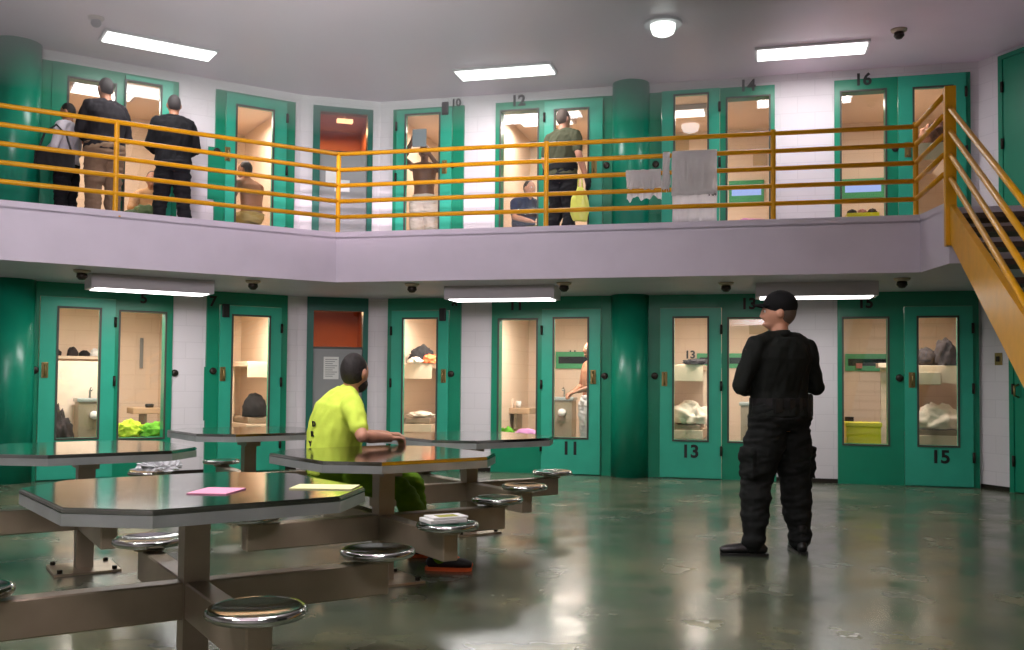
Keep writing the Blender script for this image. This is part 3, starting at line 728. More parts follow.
def person(name, label, loc, rz, el, wr, kn, an, k=1.0, hk=1.0, base=None, yaw=0, nod=0, fd=None, skin=SK_L, hair=HAIR, shirt=None, sleeve='long', pants=None, shoes=None, fat=1.0, vs=.0085, boot=0, palm=None, curl=.5, thumb=None, solem=None, loose=1.0, shorts=False, hairk=1.0, extra=None, feet=True, belly=0.0):
    B = base or STAND
    t = thing(name, label, 'person', loc, rz); t.scale = (k, k, k)
    V = Vector; sp = [(V(p), a*fat, b*fat) for p, a, b in B['sp']]; lat = V(B['lat'])
    sh = [V(p)+ (V(p)-sp[-2][0]).normalized()*.0 for p in B['sh']]; hip = [V(p) for p in B['hip']]; hd = V(B['head'])
    el = [V(p) for p in el]; wr = [V(p) for p in wr]; kn = [V(p) for p in kn]; an = [V(p) for p in an]
    R = Matrix.Rotation(yaw, 3, 'Z') @ Matrix.Rotation(nod, 3, 'X')
    fd = fd or [(0, -1, 0), (0, -1, 0)]
    def torso(bm, inf=0, upto=None, frm=0):
        loft(bm, [(p, a+inf, b+inf) for p, a, b in sp[frm:upto]], lat, 24)
        if upto is None and inf >= 0:
            for q in sh: limb(bm, [(lerp(sp[-1][0], sp[-2][0], .3), .052+inf), (lerp(sp[-1][0], q, .55), .056+inf*.8), (q, .058+inf*.6)])
    def arm(bm, i, inf=0, t1=1.0, fr=1.0):
        q = [(sh[i], .056), (lerp(sh[i], el[i], .2), .06), (lerp(sh[i], el[i], .5), .052), (el[i], .041), (lerp(el[i], wr[i], .3), .043), (wr[i], .029)]
        q = [(p, r*(.5+.5*fat)+inf) for p, r in q]
        if t1 < 1:
            n = 3 if t1 <= .6 else 4
            q = q[:n]; q[-1] = (lerp(sh[i], el[i], t1), q[-1][1]+inf*.5)
        limb(bm, q)
    def leg(bm, i, inf=0, t1=1.0, lo=1.0):
        q = [(hip[i], .09), (lerp(hip[i], kn[i], .3), .088), (lerp(hip[i], kn[i], .7), .07), (kn[i], .058), (lerp(kn[i], an[i], .3), .06), (lerp(kn[i], an[i], .7), .046), (an[i], .04)]
        q = [(p, r*(.6+.4*fat)+inf*(1, 1.15, 1.2, 1.05, 1.05, .95, .8)[j]) for j, (p, r) in enumerate(q)]
        if t1 < 1: q = q[:4]
        limb(bm, q)
    def body(bm):
        torso(bm, -.014 if shirt else 0)
        nk = sp[-1][0]
        limb(bm, [(nk-V((0, 0, .04)), .062), (lerp(nk, hd, .5), .055), (hd+R @ V((0, .02, -.03)), .056)])
        head_mesh(bm, hd, R, hk)
        for i in (0, 1):
            arm(bm, i); leg(bm, i)
            d = (wr[i]-el[i]).normalized()
            pn = (palm or [None, None])[i] or (R @ V((0, -.2, 0)) + V((0, 0, -1)) if abs(d.z) < .6 else V((1 if i == 0 else -1, -.3, 0)))
            th = (thumb or [None, None])[i] or V((0, -1, .1))
            hand(bm, wr[i], d, pn, th, curl)
            if shoes is None and feet:
                f = V(fd[i]).normalized(); g = an[i]-V((0, 0, an[i].z-.0)) if an[i].z < .2 else an[i]
                limb(bm, [(an[i], .04), (an[i]+f*.08+V((0, 0, -.035)), .034), (an[i]+f*.16+V((0, 0, -.05)), .022)])
    vox('body', body, skin, t, vs, 3)
    for s in (-1, 1):
        bm = bmesh.new(); ball(bm, hd+R @ (V((s*.031, -.0815, .008))*hk), .0105); e = obj('eye', bm, PAPER, t, True)
        bm = bmesh.new(); ball(bm, hd+R @ (V((s*.031, -.089, .008))*hk), .0052); obj('iris', bm, BLACK, e, True)
    if hair:
        def hb(bm):
            ball(bm, hd+R @ V((0, .018*hairk, .022*hairk)), hk, (.079, .094, .109), R)
        vox('hair', hb, hair, t, .008, 2)
    if shirt:
        def sb(bm):
            torso(bm, .02, None, 1)
            for i in (0, 1):
                arm(bm, i, .013, {'short': .72, 'long': 1.0, 'none': .2}[sleeve])
            if belly: ball(bm, sp[3][0]+lat.cross(V((0, 0, 1)))*-.0+V((0, -.03, 0)), belly, (1.05, .9, 1.1))
        vox('shirt', sb, shirt, t, vs+.001, 4, .012, 9, seed=len(label), flow=(1.2, 1.2, .6))
    if pants:
        def pb(bm):
            loft(bm, [(p, a+.018, b+.018) for p, a, b in sp[:3]], lat, 24)
            for i in (0, 1): leg(bm, i, .016*loose, .5 if shorts else 1.0, 1.25)
            if extra: extra(bm)
        vox('shorts' if shorts else 'trousers', pb, pants, t, vs+.001, 4, .015, 9, seed=len(label)+3, flow=(.6, .6, 1.5))
    if shoes:
        for i in (0, 1):
            shoe('shoe', V((an[i].x, an[i].y, an[i].z-.085)), fd[i], shoes, None, t, 1.1 if boot else 1.0, boot, .009, solem)
    t['hd'] = list(hd)
    return t, hd, R

# --- the guard with folded arms
OLIVE = cloth('guard_black_green', (17, 21, 18)); OLIVEP = cloth('guard_trousers_cloth', (17, 20, 19))
gp = at_z(779, 554, 0)
GB = dict(STAND); GB['sp'] = [(p, a*1.12, b*1.08) for p, a, b in STAND['sp']]; GB['head'] = (0, -.0, 1.665)
GB['sh'] = [(-.21, .02, 1.43), (.21, .02, 1.43)]
gth = math.radians(203)
# local x: +x is his left, -y is his front
gf = lambda d: Matrix.Rotation(-gth, 3, 'Z') @ Vector(d)
def gpk(bm):
    for x, y, z in ((-.235, -.02, .63), (.225, -.035, .64)): box(bm, x-.035, x+.035, y-.075, y+.085, z-.11, z+.1)
guard, ghd, gR = person('person', 'guard in a black cap and dark uniform standing with arms folded on the open floor', (gp.x, gp.y, 0), gth,
    el=[(-.31, .02, 1.15), (.315, .0, 1.16)], wr=[(-.07, -.21, 1.17), (.07, -.22, 1.13)], k=1.015, hk=1.1,
    kn=[(-.155, -.02, .49), (.15, -.05, .49)], an=[(-.165, .02, .085), (.22, .0, .085)], base=GB, yaw=math.radians(50), nod=-.03,
    fd=[gf((.05, 1, 0)), gf((-.97, .12, 0))], skin=SK_L, hair=HAIRG, shirt=OLIVE, pants=OLIVEP, shoes=mat('black_leather', (14, 14, 15), .35), boot=.1, extra=gpk, vs=.007, fat=1.16, loose=2.6,
    palm=[Vector((0, 1, 0)), Vector((0, 1, 0))], thumb=[Vector((0, 0, 1)), Vector((0, 0, 1))])
CAPM = cloth('cap_cloth', (14, 14, 16))
def capb(bm):
    ball(bm, ghd+gR @ Vector((0, .01, .056)), 1, (.097, .118, .106), gR)
cap = vox('cap', capb, CAPM, guard, .007, 2)
bm = bmesh.new(); rows = []
for i in range(13):
    a = (i/12-.5)*2; rows.append([bm.verts.new(ghd+gR @ Vector((.086*a*(1-.12*s), -.094*math.sqrt(max(0, 1-.55*a*a))-.095*s*math.sqrt(max(0, 1-.8*a*a)), .066-.012*s-.02*a*a))) for s in (0, .25, .5, .75, 1)])
for A, B in zip(rows, rows[1:]):
    for j in range(4): bm.faces.new((A[j], B[j], B[j+1], A[j+1]))
bmesh.ops.solidify(bm, geom=bm.faces[:], thickness=.006)
obj('brim', bm, CAPM, cap, True)
def ringloft(z0, z1, rx, ry, cy=.0):
    bm = bmesh.new(); loft(bm, [((0, cy, z0), rx, ry), ((0, cy, z1), rx, ry)], (1, 0, 0), 32); return bm
belt = obj('belt', ringloft(1.02, 1.075, .222, .166, .005), BLACKC, guard)
for x, y, w, d, h, a, nm in ((-.2, .05, .06, .05, .15, .5, 'pouch'), (-.14, .125, .05, .03, .09, .2, 'pouch'), (.02, .155, .05, .025, .08, 0, 'pouch'), (.12, .14, .05, .025, .09, -.3, 'pouch'), (-.05, .155, .035, .022, .1, .1, 'radio')):
    M = Matrix.Translation((x, y, 1.03)) @ Matrix.Rotation(a, 4, 'Z'); bm = bmesh.new(); box(bm, -w*.6, w*.6, -d*.7, d*.7, -h*.6, h*.5, M)
    bmesh.ops.bevel(bm, geom=bm.edges[:], offset=.008, segments=2, affect='EDGES'); obj(nm, bm, BLACK, belt)
bm = bmesh.new(); loft(bm, [((0, .02, 1.485), .082, .075), ((0, .012, 1.535), .07, .068)], (1, 0, 0), 24); obj('collar', bm, OLIVE, guard, True)

# --- the seated man in the lime shirt
sx_, sy_ = -1.13, 6.42
s3 = seat_at(1, 2)
sa = math.radians(118)
SIT = dict(sp=[((0, .02, .515), .17, .13), ((0, .03, .58), .19, .15), ((0, .035, .65), .19, .155), ((0, .03, .76), .19, .15), ((0, .02, .88), .20, .145), ((0, -.0, .99), .20, .13), ((0, -.045, 1.06), .15, .095), ((0, -.07, 1.105), .085, .072)],
           sh=[(-.205, -.02, 1.02), (.205, -.02, 1.02)], hip=[(-.095, -.02, .56), (.095, -.02, .56)], head=(0, -.11, 1.24), lat=(1, 0, 0))
loc = (s3.x+.03, s3.y+.02, 0)
def toloc(p): return Matrix.Rotation(-sa, 3, 'Z') @ (Vector(p)-Vector(loc))
elw = at_z(379, 434, .79); wrw = at_z(397, 438.5, .775)
kneeR = toloc((-.70, 6.14, .50)); ankR = toloc((-.44, 6.10, .085))
LIMEM = cloth('lime_shirt_cloth', (216, 240, 92), .05); LIMEP = cloth('lime_trouser_cloth', (100, 140, 22), .06)
INM, ihd, iR = person('person', 'bearded man in a lime shirt seated at a steel table looking away', loc, sa,
    el=[toloc((-.95, 6.13, .835)), (.29, -.16, .80)], wr=[toloc((-.80, 6.32, .815)), (.16, -.40, .81)], hk=1.1,
    kn=[kneeR, toloc((-.66, 6.52, .50))], an=[ankR, toloc((-.60, 6.55, .085))], base=SIT, yaw=math.radians(38), nod=.02,
    fd=[toloc(Vector(loc)+Vector((1, -.06, 0))), toloc(Vector(loc)+Vector((1, .1, 0)))], skin=SK_L, hair=HAIR, shirt=LIMEM, sleeve='short', pants=LIMEP, shoes=mat('shoe_black', (26, 22, 22), .6), vs=.0075, fat=1.03, loose=1.2,
    palm=[Vector((0, 0, -1)), Vector((0, 0, -1))], thumb=[toloc(Vector(loc)+Vector((0, 1, 0))), Vector((0, -1, 0))], curl=.8, solem=mat('orange_sole', (224, 96, 40), .6), hairk=.85)
def beardb(bm): ball(bm, ihd+iR @ Vector((0, -.033, -.075)), 1.1, (.066, .068, .056), iR)
vox('beard', beardb, HAIR, INM, .008, 2)
for i, (t_, z_) in enumerate((('D', .90), ('R', .835), ('Y', .77), ('D', .705), ('T', .64))):
    me = text('back_lettering', t_, .05, BLACK, INM, (0, 0, 0))
    shirt_o = [c for c in INM.children if c.name.startswith('shirt')][0]
    hit, hp, hn, _ = shirt_o.ray_cast(Vector((-.055, 1, z_)), Vector((0, -1, 0)))
    me.rotation_euler = (0.1, 0, PI+.3); me.location = hp+hn*.006
for s_ in (0, 1):
    an_ = [ankR, toloc((-.60, 6.55, .085))][s_]
    f_ = toloc(Vector(loc)+Vector((1, -.06 if not s_ else .1, 0))).normalized()
    def ob(bm, an_=an_, f_=f_):
        ball(bm, an_+f_*.085+Vector((0, 0, -.022)), 1, (.04, .05, .03))
        ball(bm, an_+f_*.165+Vector((0, 0, -.05)), 1, (.035, .046, .028))
    vox('shoe_upper', ob, mat('orange_shoe', (222, 104, 52), .6), INM, .008, 2)

# --- people on the walkway
def wp(F, px, v): return F.P(F.pix(px, 200, v)[0], v, Z_UP)
arms_down = dict(el=[(-.255, .03, 1.16), (.255, .03, 1.16)], wr=[(-.27, -.04, .91), (.27, -.04, .91)])
arms_front = dict(el=[(-.27, -.02, 1.15), (.27, -.02, 1.15)], wr=[(-.10, -.22, 1.10), (.10, -.22, 1.10)])
legs = dict(kn=[(-.11, -.01, .49), (.11, -.01, .49)], an=[(-.12, .02, .085), (.12, .02, .085)])
DSH = mat('shoe_dark', (20, 20, 22), .5)
p = wp(WL, 103, -.5)
person('person', 'man in a dark grey shirt and khaki trousers standing behind the upper railing', p, WL.a+PI+.25, k=1.03, **arms_front, **legs, skin=SK_M, hair=HAIR, shirt=cloth('charcoal_shirt', (30, 28, 32)), pants=cloth('khaki_cloth', (120, 98, 78)), shoes=DSH, fat=1.3, loose=1.3)
p = wp(WL, 172, -.45)
person('person', 'man all in black standing behind the upper railing farther right than the khaki trousers', p, WL.a+PI-.1, k=1.0, **arms_front, kn=[(-.13, -.01, .49), (.13, -.01, .49)], an=[(-.17, .02, .085), (.17, .02, .085)], skin=SK_M, hair=HAIR, shirt=cloth('black_jacket', (13, 13, 17)), pants=cloth('black_trousers', (20, 20, 24)), shoes=DSH, fat=1.22)
p = wp(WL, 66, -.3)
person('person', 'person in a white shirt and black trousers at the far left of the walkway', p, WL.a+PI+.9, k=.86, nod=.3, **arms_front, **legs, skin=SK_M, hair=HAIR, shirt=cloth('white_shirt', (205, 200, 208)), pants=cloth('black_trousers', (20, 20, 24)), shoes=DSH, fat=1.0, loose=1.6)
p = wp(WL, 54, -.78)
t = thing('shoulder_bag', 'black bag hanging beside the white shirted person on the walkway', 'bag', (p.x, p.y, Z_UP+.66), WL.a)
def bagb(bm): box(bm, -.2, .2, -.07, .07, 0, .2)
vox('bag_body', bagb, BLACKC, t, .012, 6, .008, 7)
bm = bmesh.new(); tube(bm, [(-.17, 0, .18), (-.1, .06, .4), (.02, .12, .52), (.12, .06, .4), (.17, 0, .18)], .012); obj('strap', bm, BLACK, t, True)
p = wp(WR, 563, -.42)
off, ohd, oR = person('person', 'officer in an olive shirt and dark trousers walking along the upper walkway', p, WR.a+PI-.35, k=1.02, el=[(-.26, .06, 1.17), (.26, .03, 1.16)], wr=[(-.30, -.03, .93), (.24, -.1, .95)], kn=[(-.09, -.02, .49), (.11, -.03, .49)], an=[(-.08, .06, .085), (.2, .1, .085)], yaw=-.15, skin=SK_L, hair=HAIRG, shirt=cloth('olive_shirt', (78, 80, 60)), sleeve='short', pants=cloth('dark_trousers', (26, 27, 30)), shoes=DSH, fat=1.06, loose=1.4)
obj('belt', ringloft(1.02, 1.09, .195, .15, .005), BLACKC, off)
def gl(bm): hand(bm, Vector((-.302, -.034, .925)), Vector((-.04, -.09, -.24)), Vector((1, -.3, 0)), Vector((0, -1, .1)), .5, 1.12)
vox('glove', gl, BLACK, off, .008, 2)
p = wp(WR, 580, -.62)
t = thing('plastic_bag', 'pale lime plastic bag carried by the officer on the walkway', 'bag', (p.x, p.y, Z_UP+.36), WR.a)
def pb_(bm): loft(bm, [((0, 0, 0), .09, .05), ((0, 0, .12), .13, .07), ((0, 0, .3), .1, .05), ((0, 0, .42), .03, .025)], (1, 0, 0), 20)
vox('bag_body', pb_, mat('lime_film', (206, 214, 96), .35), t, .012, 4, .012, 9)
bm = bmesh.new(); tube(bm, [(-.03, 0, .4), (-.02, 0, .52), (0, 0, .56), (.02, 0, .52), (.03, 0, .4)], .008); obj('handle', bm, mat('lime_film', (206, 214, 96)), t, True)
# --- people in the cells
SITL = dict(SIT); SITL['sp'] = [(p, a*.88, b*.8) for p, a, b in SIT['sp']]
sitarms = dict(el=[(-.26, -.08, .80), (.26, -.08, .80)], wr=[(-.16, -.30, .66), (.16, -.30, .66)])
sitlegs = dict(kn=[(-.12, -.45, .49), (.12, -.45, .49)], an=[(-.12, -.42, .085), (.12, -.42, .085)])
def inst(F, px, v, z): return F.P(F.pix(px, 200, v)[0], v, z)
def stool(p, label, k=1.0):
    t = thing('cell_stool', label, 'stool', p-Vector((0, 0, .01))); t.scale = (1, 1, k*.96)
    obj('seat', lathe([(0, .42), (.15, .42), (.16, .44), (.15, .455), (0, .455)]), STEEL, t, True); obj('post', lathe([(0, 0), (.1, 0), (.1, .015), (.035, .02), (.035, .42), (0, .42)]), BRUSH, t, True)
p = inst(WL, 250, .62, Z_UP)
stool(p, 'steel stool under the bare shouldered man in cell 8')
person('person', 'bare shouldered man seated in the upper cell left of the grey door', p, WL.a+PI+.5, **sitarms, **sitlegs, base=SITL, skin=SK_M, hair=HAIR, pants=cloth('beige_cloth', (190, 166, 110)), yaw=.3, vs=.011)
p = inst(WL, 152, 1.15, Z_UP)
stool(p, 'low steel stool under the man with the green blanket', .52)
person('person', 'man seated low with a green blanket before him, behind the man in black', p-Vector((0, 0, .22)), WL.a-.25, el=[(-.26, -.08, .80), (.26, -.08, .80)], wr=[(-.16, -.30, .70), (.16, -.30, .70)], kn=[(-.12, -.42, .66), (.12, -.42, .66)], an=[(-.12, -.5, .305), (.12, -.5, .305)], base=SITL, skin=SK_M, hair=HAIR, shirt=cloth('tan_shirt', (196, 150, 110)), sleeve='short', pants=cloth('olive_trousers', (96, 104, 60)), vs=.011)
p = inst(WR, 424, .30, Z_UP)
person('person', 'shirtless man in white shorts reaching up in the upper cell right of the grey door', p, WR.a+.25, el=[(-.30, -.06, 1.56), (.27, -.10, 1.36)], wr=[(-.17, -.14, 1.80), (.10, -.2, 1.58)], **legs, skin=SK_D, hair=HAIR, pants=cloth('white_shorts', (206, 196, 180)), shorts=True, loose=2.6, k=.93, vs=.009, palm=[Vector((0, -1, 0)), Vector((0, -1, 0))], thumb=[Vector((1, 0, 0)), Vector((-1, 0, .5))])
p = inst(WR, 525, .62, Z_UP)
stool(p, 'low steel stool under the man in the dark blue shirt', .67)
person('person', 'man in a dark blue shirt leaning low inside the upper cell behind the walking officer', p-Vector((0, 0, .15)), WR.a+.9, el=[(-.26, -.10, .80), (.26, -.08, .80)], wr=[(-.16, -.36, .72), (.16, -.30, .70)], kn=[(-.12, -.42, .60), (.12, -.42, .60)], an=[(-.12, -.45, .235), (.12, -.45, .235)], base=SITL, skin=SK_L, hair=HAIR, shirt=cloth('navy_shirt', (40, 48, 76)), sleeve='short', pants=cloth('grey_olive_trousers', (120, 122, 84)), vs=.011, k=.95)
p = WR.P(WR.pix(590.5, 380, .75)[0], .75, 0)
person('person', 'shirtless man in white trousers standing in the lower cell left of the column', p, WR.a-1.0, el=[(-.26, -.03, 1.15), (.25, .0, 1.16)], wr=[(-.12, -.22, 1.06), (.1, -.22, 1.08)], **legs, skin=SK_M, hair=HAIR, pants=cloth('white_trousers', (206, 200, 200)), loose=2.2, k=.98, vs=.009, yaw=.1)
# ------------------------------------------------------------------ what the cells hold
GRN = mat('green_frame_paint', (60, 160, 104), .45); NIGHT = mat('night_pane', (30, 36, 40), .15); SKY = emis('daylight_pane', (170, 190, 245), 1.0)
def uz(F, px, py, v): return F.pix(px, py, v)
def back_window(F, x0, x1, y0, y1, pane, label, v=2.345, bar=True):
    a = uz(F, x0, y1, v); b = uz(F, x1, y0, v); w, h = b[0]-a[0], b[1]-a[1]
    t = thing('cell_window', label, 'window', F.P(a[0], v, a[1]), F.a)
    obj('frame', plate(0, w, 0, h, -.03, 0, [(.04, w-.04, h*.3, h*.72)]), GRN, t)
    obj('pane', bxs((.04, w-.04, -.008, -.002, h*.3, h*.72)), pane, t)
    return t
back_window(WR, 556, 606, 352, 368.5, NIGHT, 'narrow dark window with green frame at the back of the cell left of the column')
back_window(WR, 697, 764, 353.5, 368, NIGHT, 'narrow dark window with green frame at the back of the cell right of the column')
back_window(WR, 845, 893, 354, 371, NIGHT, 'narrow dark window with green frame at the back of the far right cell')
back_window(WR, 729, 764, 180, 203, SKY, 'daylit window with green frame at the back of the upper cell behind the hung laundry')
back_window(WR, 842, 884, 178, 199, SKY, 'daylit window with green frame at the back of the upper cell behind the stair head')
def cellnum(F, s, px, py, h):
    u, z = uz(F, px, py, 2.33); q = F.P(u, 2.34, z)
    o = text('cell_number', s, h, BLACK, None, q); o.rotation_euler.z = F.a
    tag(o, {'7': 'black painted seven on the back wall of the cell left of the grey door', '11': 'black painted eleven above the dark window of the cell left of the column', '13': 'black painted thirteen above the bunk of the cell right of the column'}[s], 'number')
cellnum(WL, '7', 248, 351, .17); cellnum(WR, '11', 572.5, 354, .14); cellnum(WR, '13', 690, 355, .16)
def bunk(F, x0, x1, side, label, v0=.75, v1=2.3, zs=(.56, 1.43), wid=.72, lim=None):
    """two-tier bunk along a side wall seen from its end; x0..x1 pixels of the near end"""
    a, b = F.pix(x0, 380, v0)[0], F.pix(x1, 380, v0)[0]
    if lim: a, b = max(a, lim[0]+.02), min(b, lim[1]-.02)
    t = thing('bunk_bed', label, 'bunk bed', F.P(a, v0, 0), F.a); w = b-a; d = v1-v0
    obj('lower_bunk', bxs((0, w, 0, d, zs[0]-.12, zs[0]), bevel=.008), BUNK, t)
    obj('upper_bunk', bxs((0, w, 0, d, zs[1]-.07, zs[1]), bevel=.008), BUNK, t)
    obj('front_panel', bxs((0, w, -.012, 0, zs[1]-.22, zs[1]-.03)), BUNK, t)
    for x in ((w-.04, w) if side < 0 else (0, .04),): obj('leg', bxs((x[0], x[1], d*.5, d*.5+.04, zs[0]-.56, zs[1]-.07)), BUNK, t); 
    return a, b, v0, d
def on(F, u, v, z, bm, m, name, label, cat, rz=0, smooth=True, group=None):
    return tag(obj(name, bm, m, None, smooth, F.P(u, v, z), F.a+rz), label, cat, group)
def mattress(F, B, z, label, m=MATTRESS):
    a, b, v0, d = B
    on(F, (a+b)/2, v0+d/2, z+.003, bxs((-(b-a)/2+.03, (b-a)/2-.03, -d/2+.02, d/2-.02, 0, .09), bevel=.02), m, 'mattress', label, 'mattress', smooth=False)
def pile(F, px, v, z, r, s, m, name, label, cat, seed=1, amp=.35):
    on(F, F.pix(px, 380, v)[0], v, z, blob(r, *s, amp=amp, seed=seed), m, name, label, cat)
# cell 7
B = bunk(WL, 247, 290, 1, 'white two tier bunk inside the cell left of the grey door', .9, lim=(WL.u(192), uA-.02))
mattress(WL, B, .56, 'mattress on the lower bunk in the cell left of the grey door'); pile(WL, 255, 1.05, .656, .26, (.65, .55, 1.0), BLACKC, 'duffel_bag', 'black rounded bag on the lower bunk in the cell left of the grey door', 'bag', 2, .12)
# cell 9
B = bunk(WR, 398, 432, -1, 'white two tier bunk inside the cell right of the grey door', .8, lim=(R1, R2))
mattress(WR, B, .56, 'dark mattress on the lower bunk in the cell right of the grey door')
pile(WR, 421, 1.0, 1.435, .225, (.75, .6, .85), BLACKC, 'clothes_bag', 'dark bag of clothes on the upper bunk in the cell right of the grey door', 'bag', 3)
pile(WR, 430, .86, 1.43, .12, (.9, .7, .8), ORANGEC, 'orange_cloth', 'orange cloth on the upper bunk in the cell right of the grey door', 'cloth', 4)
pile(WR, 415, .8, 1.43, .11, (1, .7, .6), SHEET, 'folded_sheet', 'pale folded sheet on the upper bunk in the cell right of the grey door', 'sheet', 5)
pile(WR, 421, .95, .66, .18, (1.1, .8, .35), SHEET, 'bed_sheet', 'pale sheet on the lower bunk in the cell right of the grey door', 'sheet', 6)
# cell 13
B = bunk(WR, 668, 703, -1, 'white two tier bunk inside the cell right of the column', .75, lim=(mid+.06, 99))
mattress(WR, B, .54, 'mattress on the lower bunk in the cell right of the column')
pile(WR, 690, .95, .63, .3, (.8, .7, .75), SHEET, 'bed_sheet', 'crumpled white sheet on the lower bunk in the cell right of the column', 'sheet', 7)
pile(WR, 697, .85, 1.43, .16, (1.1, .8, .35), BLACKC, 'dark_cloth', 'dark cloth on the upper bunk in the cell right of the column', 'cloth', 8)
# cell 15
B = bunk(WR, 914, 962, 1, 'white two tier bunk inside the far right cell', .7, lim=(0, uE+.3))
mattress(WR, B, .54, 'mattress on the lower bunk in the far right cell')
pile(WR, 938, .9, .63, .34, (.95, .7, .65), SHEET, 'bed_sheet', 'crumpled white sheet on the lower bunk in the far right cell', 'sheet', 9)
pile(WR, 925, .9, 1.43, .19, (.9, .8, .9), DARKC, 'clothes_bag', 'brown grey bag at the left of the upper bunk in the far right cell', 'bag', 10, .15)
pile(WR, 945, .88, 1.43, .24, (.58, .8, 1.1), DARKC, 'clothes_bag', 'taller dark bag at the right of the upper bunk in the far right cell', 'bag', 11, .2)
u, z = uz(WR, 928.5, 380, .68); on(WR, u, .67, z-.06, bxs((-.14, .14, -.02, .012, 0, .16), bevel=.008), BUNK, 'towel', 'pale towel hanging under the upper bunk in the far right cell', 'towel', smooth=False)
# ladder-like hanging cloth seen through the side window of 15
u = WR.pix(884.5, 380, 1.0)[0]
t = thing('bed_end_post', 'pale post and shelf behind the side window of the far right cell', 'post', WR.P(u, 1.0, 0), WR.a)
obj('post', bxs((-.05, .06, -.03, .03, 0, 1.40)), BUNK, t); obj('shelf', bxs((-.09, .16, -.15, .15, 1.40, 1.46), bevel=.006), BUNK, t)
u, z = uz(WR, 862, 434, .5)
t = thing('storage_tub', 'bright yellow plastic tub behind the side window of the far right cell', 'tub', WR.P(u, .45, 0), WR.a)
obj('bin', plate(-.2, .2, .0, z+.14, -.16, .16, []), YELLOWP, t); obj('rim', bxs((-.215, .215, -.175, .175, z+.10, z+.15), bevel=.01), YELLOWP, t)
u, z = uz(WR, 849.5, 420, 2.3)
on(WR, u, 2.335, z, bxs((-.06, .06, -.012, 0, -.045, .045)), DARKM, 'wall_plate', 'small brown plate on the back wall of the far right cell', 'wall plate', smooth=False)
u, z = uz(WR, 859, 364, 2.3)
on(WR, u, 2.28, z-.06, bxs((-.04, .04, -.03, .03, 0, .07)), mat('red_carton', (190, 120, 110), .6), 'small_carton', 'small red and white carton on the window ledge in the far right cell', 'carton', smooth=False)
# cell 13 side: paper and steel sink unit
u, z = uz(WR, 759, 326, 2.3); on(WR, u, 2.338, z, bxs((-.14, .14, -.003, 0, -.12, .12)), mat('beige_paper', (196, 170, 132), .8), 'wall_notice', 'beige paper on the back wall of the cell right of the column', 'notice', smooth=False)
def sink(F, px, v, ytop, w, label):
    u, z = uz(F, px, ytop, v)
    t = thing('sink_unit', label, 'sink', F.P(u, v, 0), F.a)
    obj('cabinet', bxs((-w/2, w/2, -.12, .2, 0, z-.05), bevel=.01), BRUSH, t); obj('basin', bxs((-w/2-.02, w/2+.02, -.14, .2, z-.05, z), bevel=.012), STEELR, t)
    obj('paper_roll', lathe([(0, -.04), (.055, -.04), (.055, .04), (0, .04)], 20, Matrix.Translation((.02, -.16, z-.22)) @ Matrix.Rotation(PI/2, 4, 'X')), PAPER, t, True)
    bm = bmesh.new(); tube(bm, [(0, .1, z), (0, .1, z+.1), (0, .02, z+.13), (0, -.02, z+.1)], .014); obj('faucet', bm, STEEL, t, True)
sink(WR, 563, 1.5, 397, .32, 'steel sink unit with paper roll inside the cell left of the column')
sink(WR, 752, 1.5, 402, .3, 'steel sink unit behind the side window of the cell right of the column')
sink(WL, 91, 1.4, 398, .34, 'dark steel sink unit inside the far left cell')
# desks with things on them
def desk(F, x0, x1, y, v, label):
    a = uz(F, x0, y, v); b = uz(F, x1, y, v); w = b[0]-a[0]
    t = thing('wall_desk', label, 'desk', F.P(a[0], v, 0), F.a)
    obj('top', bxs((0, w, -.02, .4, a[1]-.08, a[1]), bevel=.008), mat('desk_tan', (190, 160, 128), .5), t)
    obj('bracket', bxs((w*.45, w*.55, .05, .38, a[1]-.3, a[1]-.08)), BRUSH, t)
    return a[0], w, a[1]
a, w, z = desk(WR, 499, 530, 408, 1.2, 'tan wall desk inside the cell left of the column')
CUP = lathe([(0, 0), (.035, 0), (.042, .1), (.038, .1), (.032, .008), (0, .008)], 20)
on(WR, a+w*.55, 1.35, z, CUP, PAPER, 'cup', 'white cup on the desk in the cell left of the column', 'cup'); on(WR, a+w*.2, 1.38, z, bxs((-.08, .08, -.06, .06, 0, .13), bevel=.008), SHEET, 'paper_packet', 'pale packet on the desk in the cell left of the column', 'packet', smooth=False)
a, w, z = desk(WL, 133, 160, 408, 1.2, 'tan wall desk inside the far left cell')
on(WL, a+w*.7, 1.35, z, lathe([(0, 0), (.05, 0), (.06, .04), (.045, .05), (0, .05)], 20), BLACK, 'bowl', 'small black bowl on the desk in the far left cell', 'bowl')
for F, px, y0, y1, l in ((WL, 142, 338, 368, 'slim grey mirror strip on the wall of the far left cell'), (WR, 523, 346, 374, 'slim grey mirror strip on the wall of the cell left of the column')):
    a = uz(F, px-2, y1, 2.3); b = uz(F, px+2, y0, 2.3)
    o = on(F, a[0], 2.335, a[1], plate(0, b[0]-a[0], 0, b[1]-a[1], -.01, 0, []), GREYDOOR, 'mirror_strip', l, 'mirror', smooth=False)
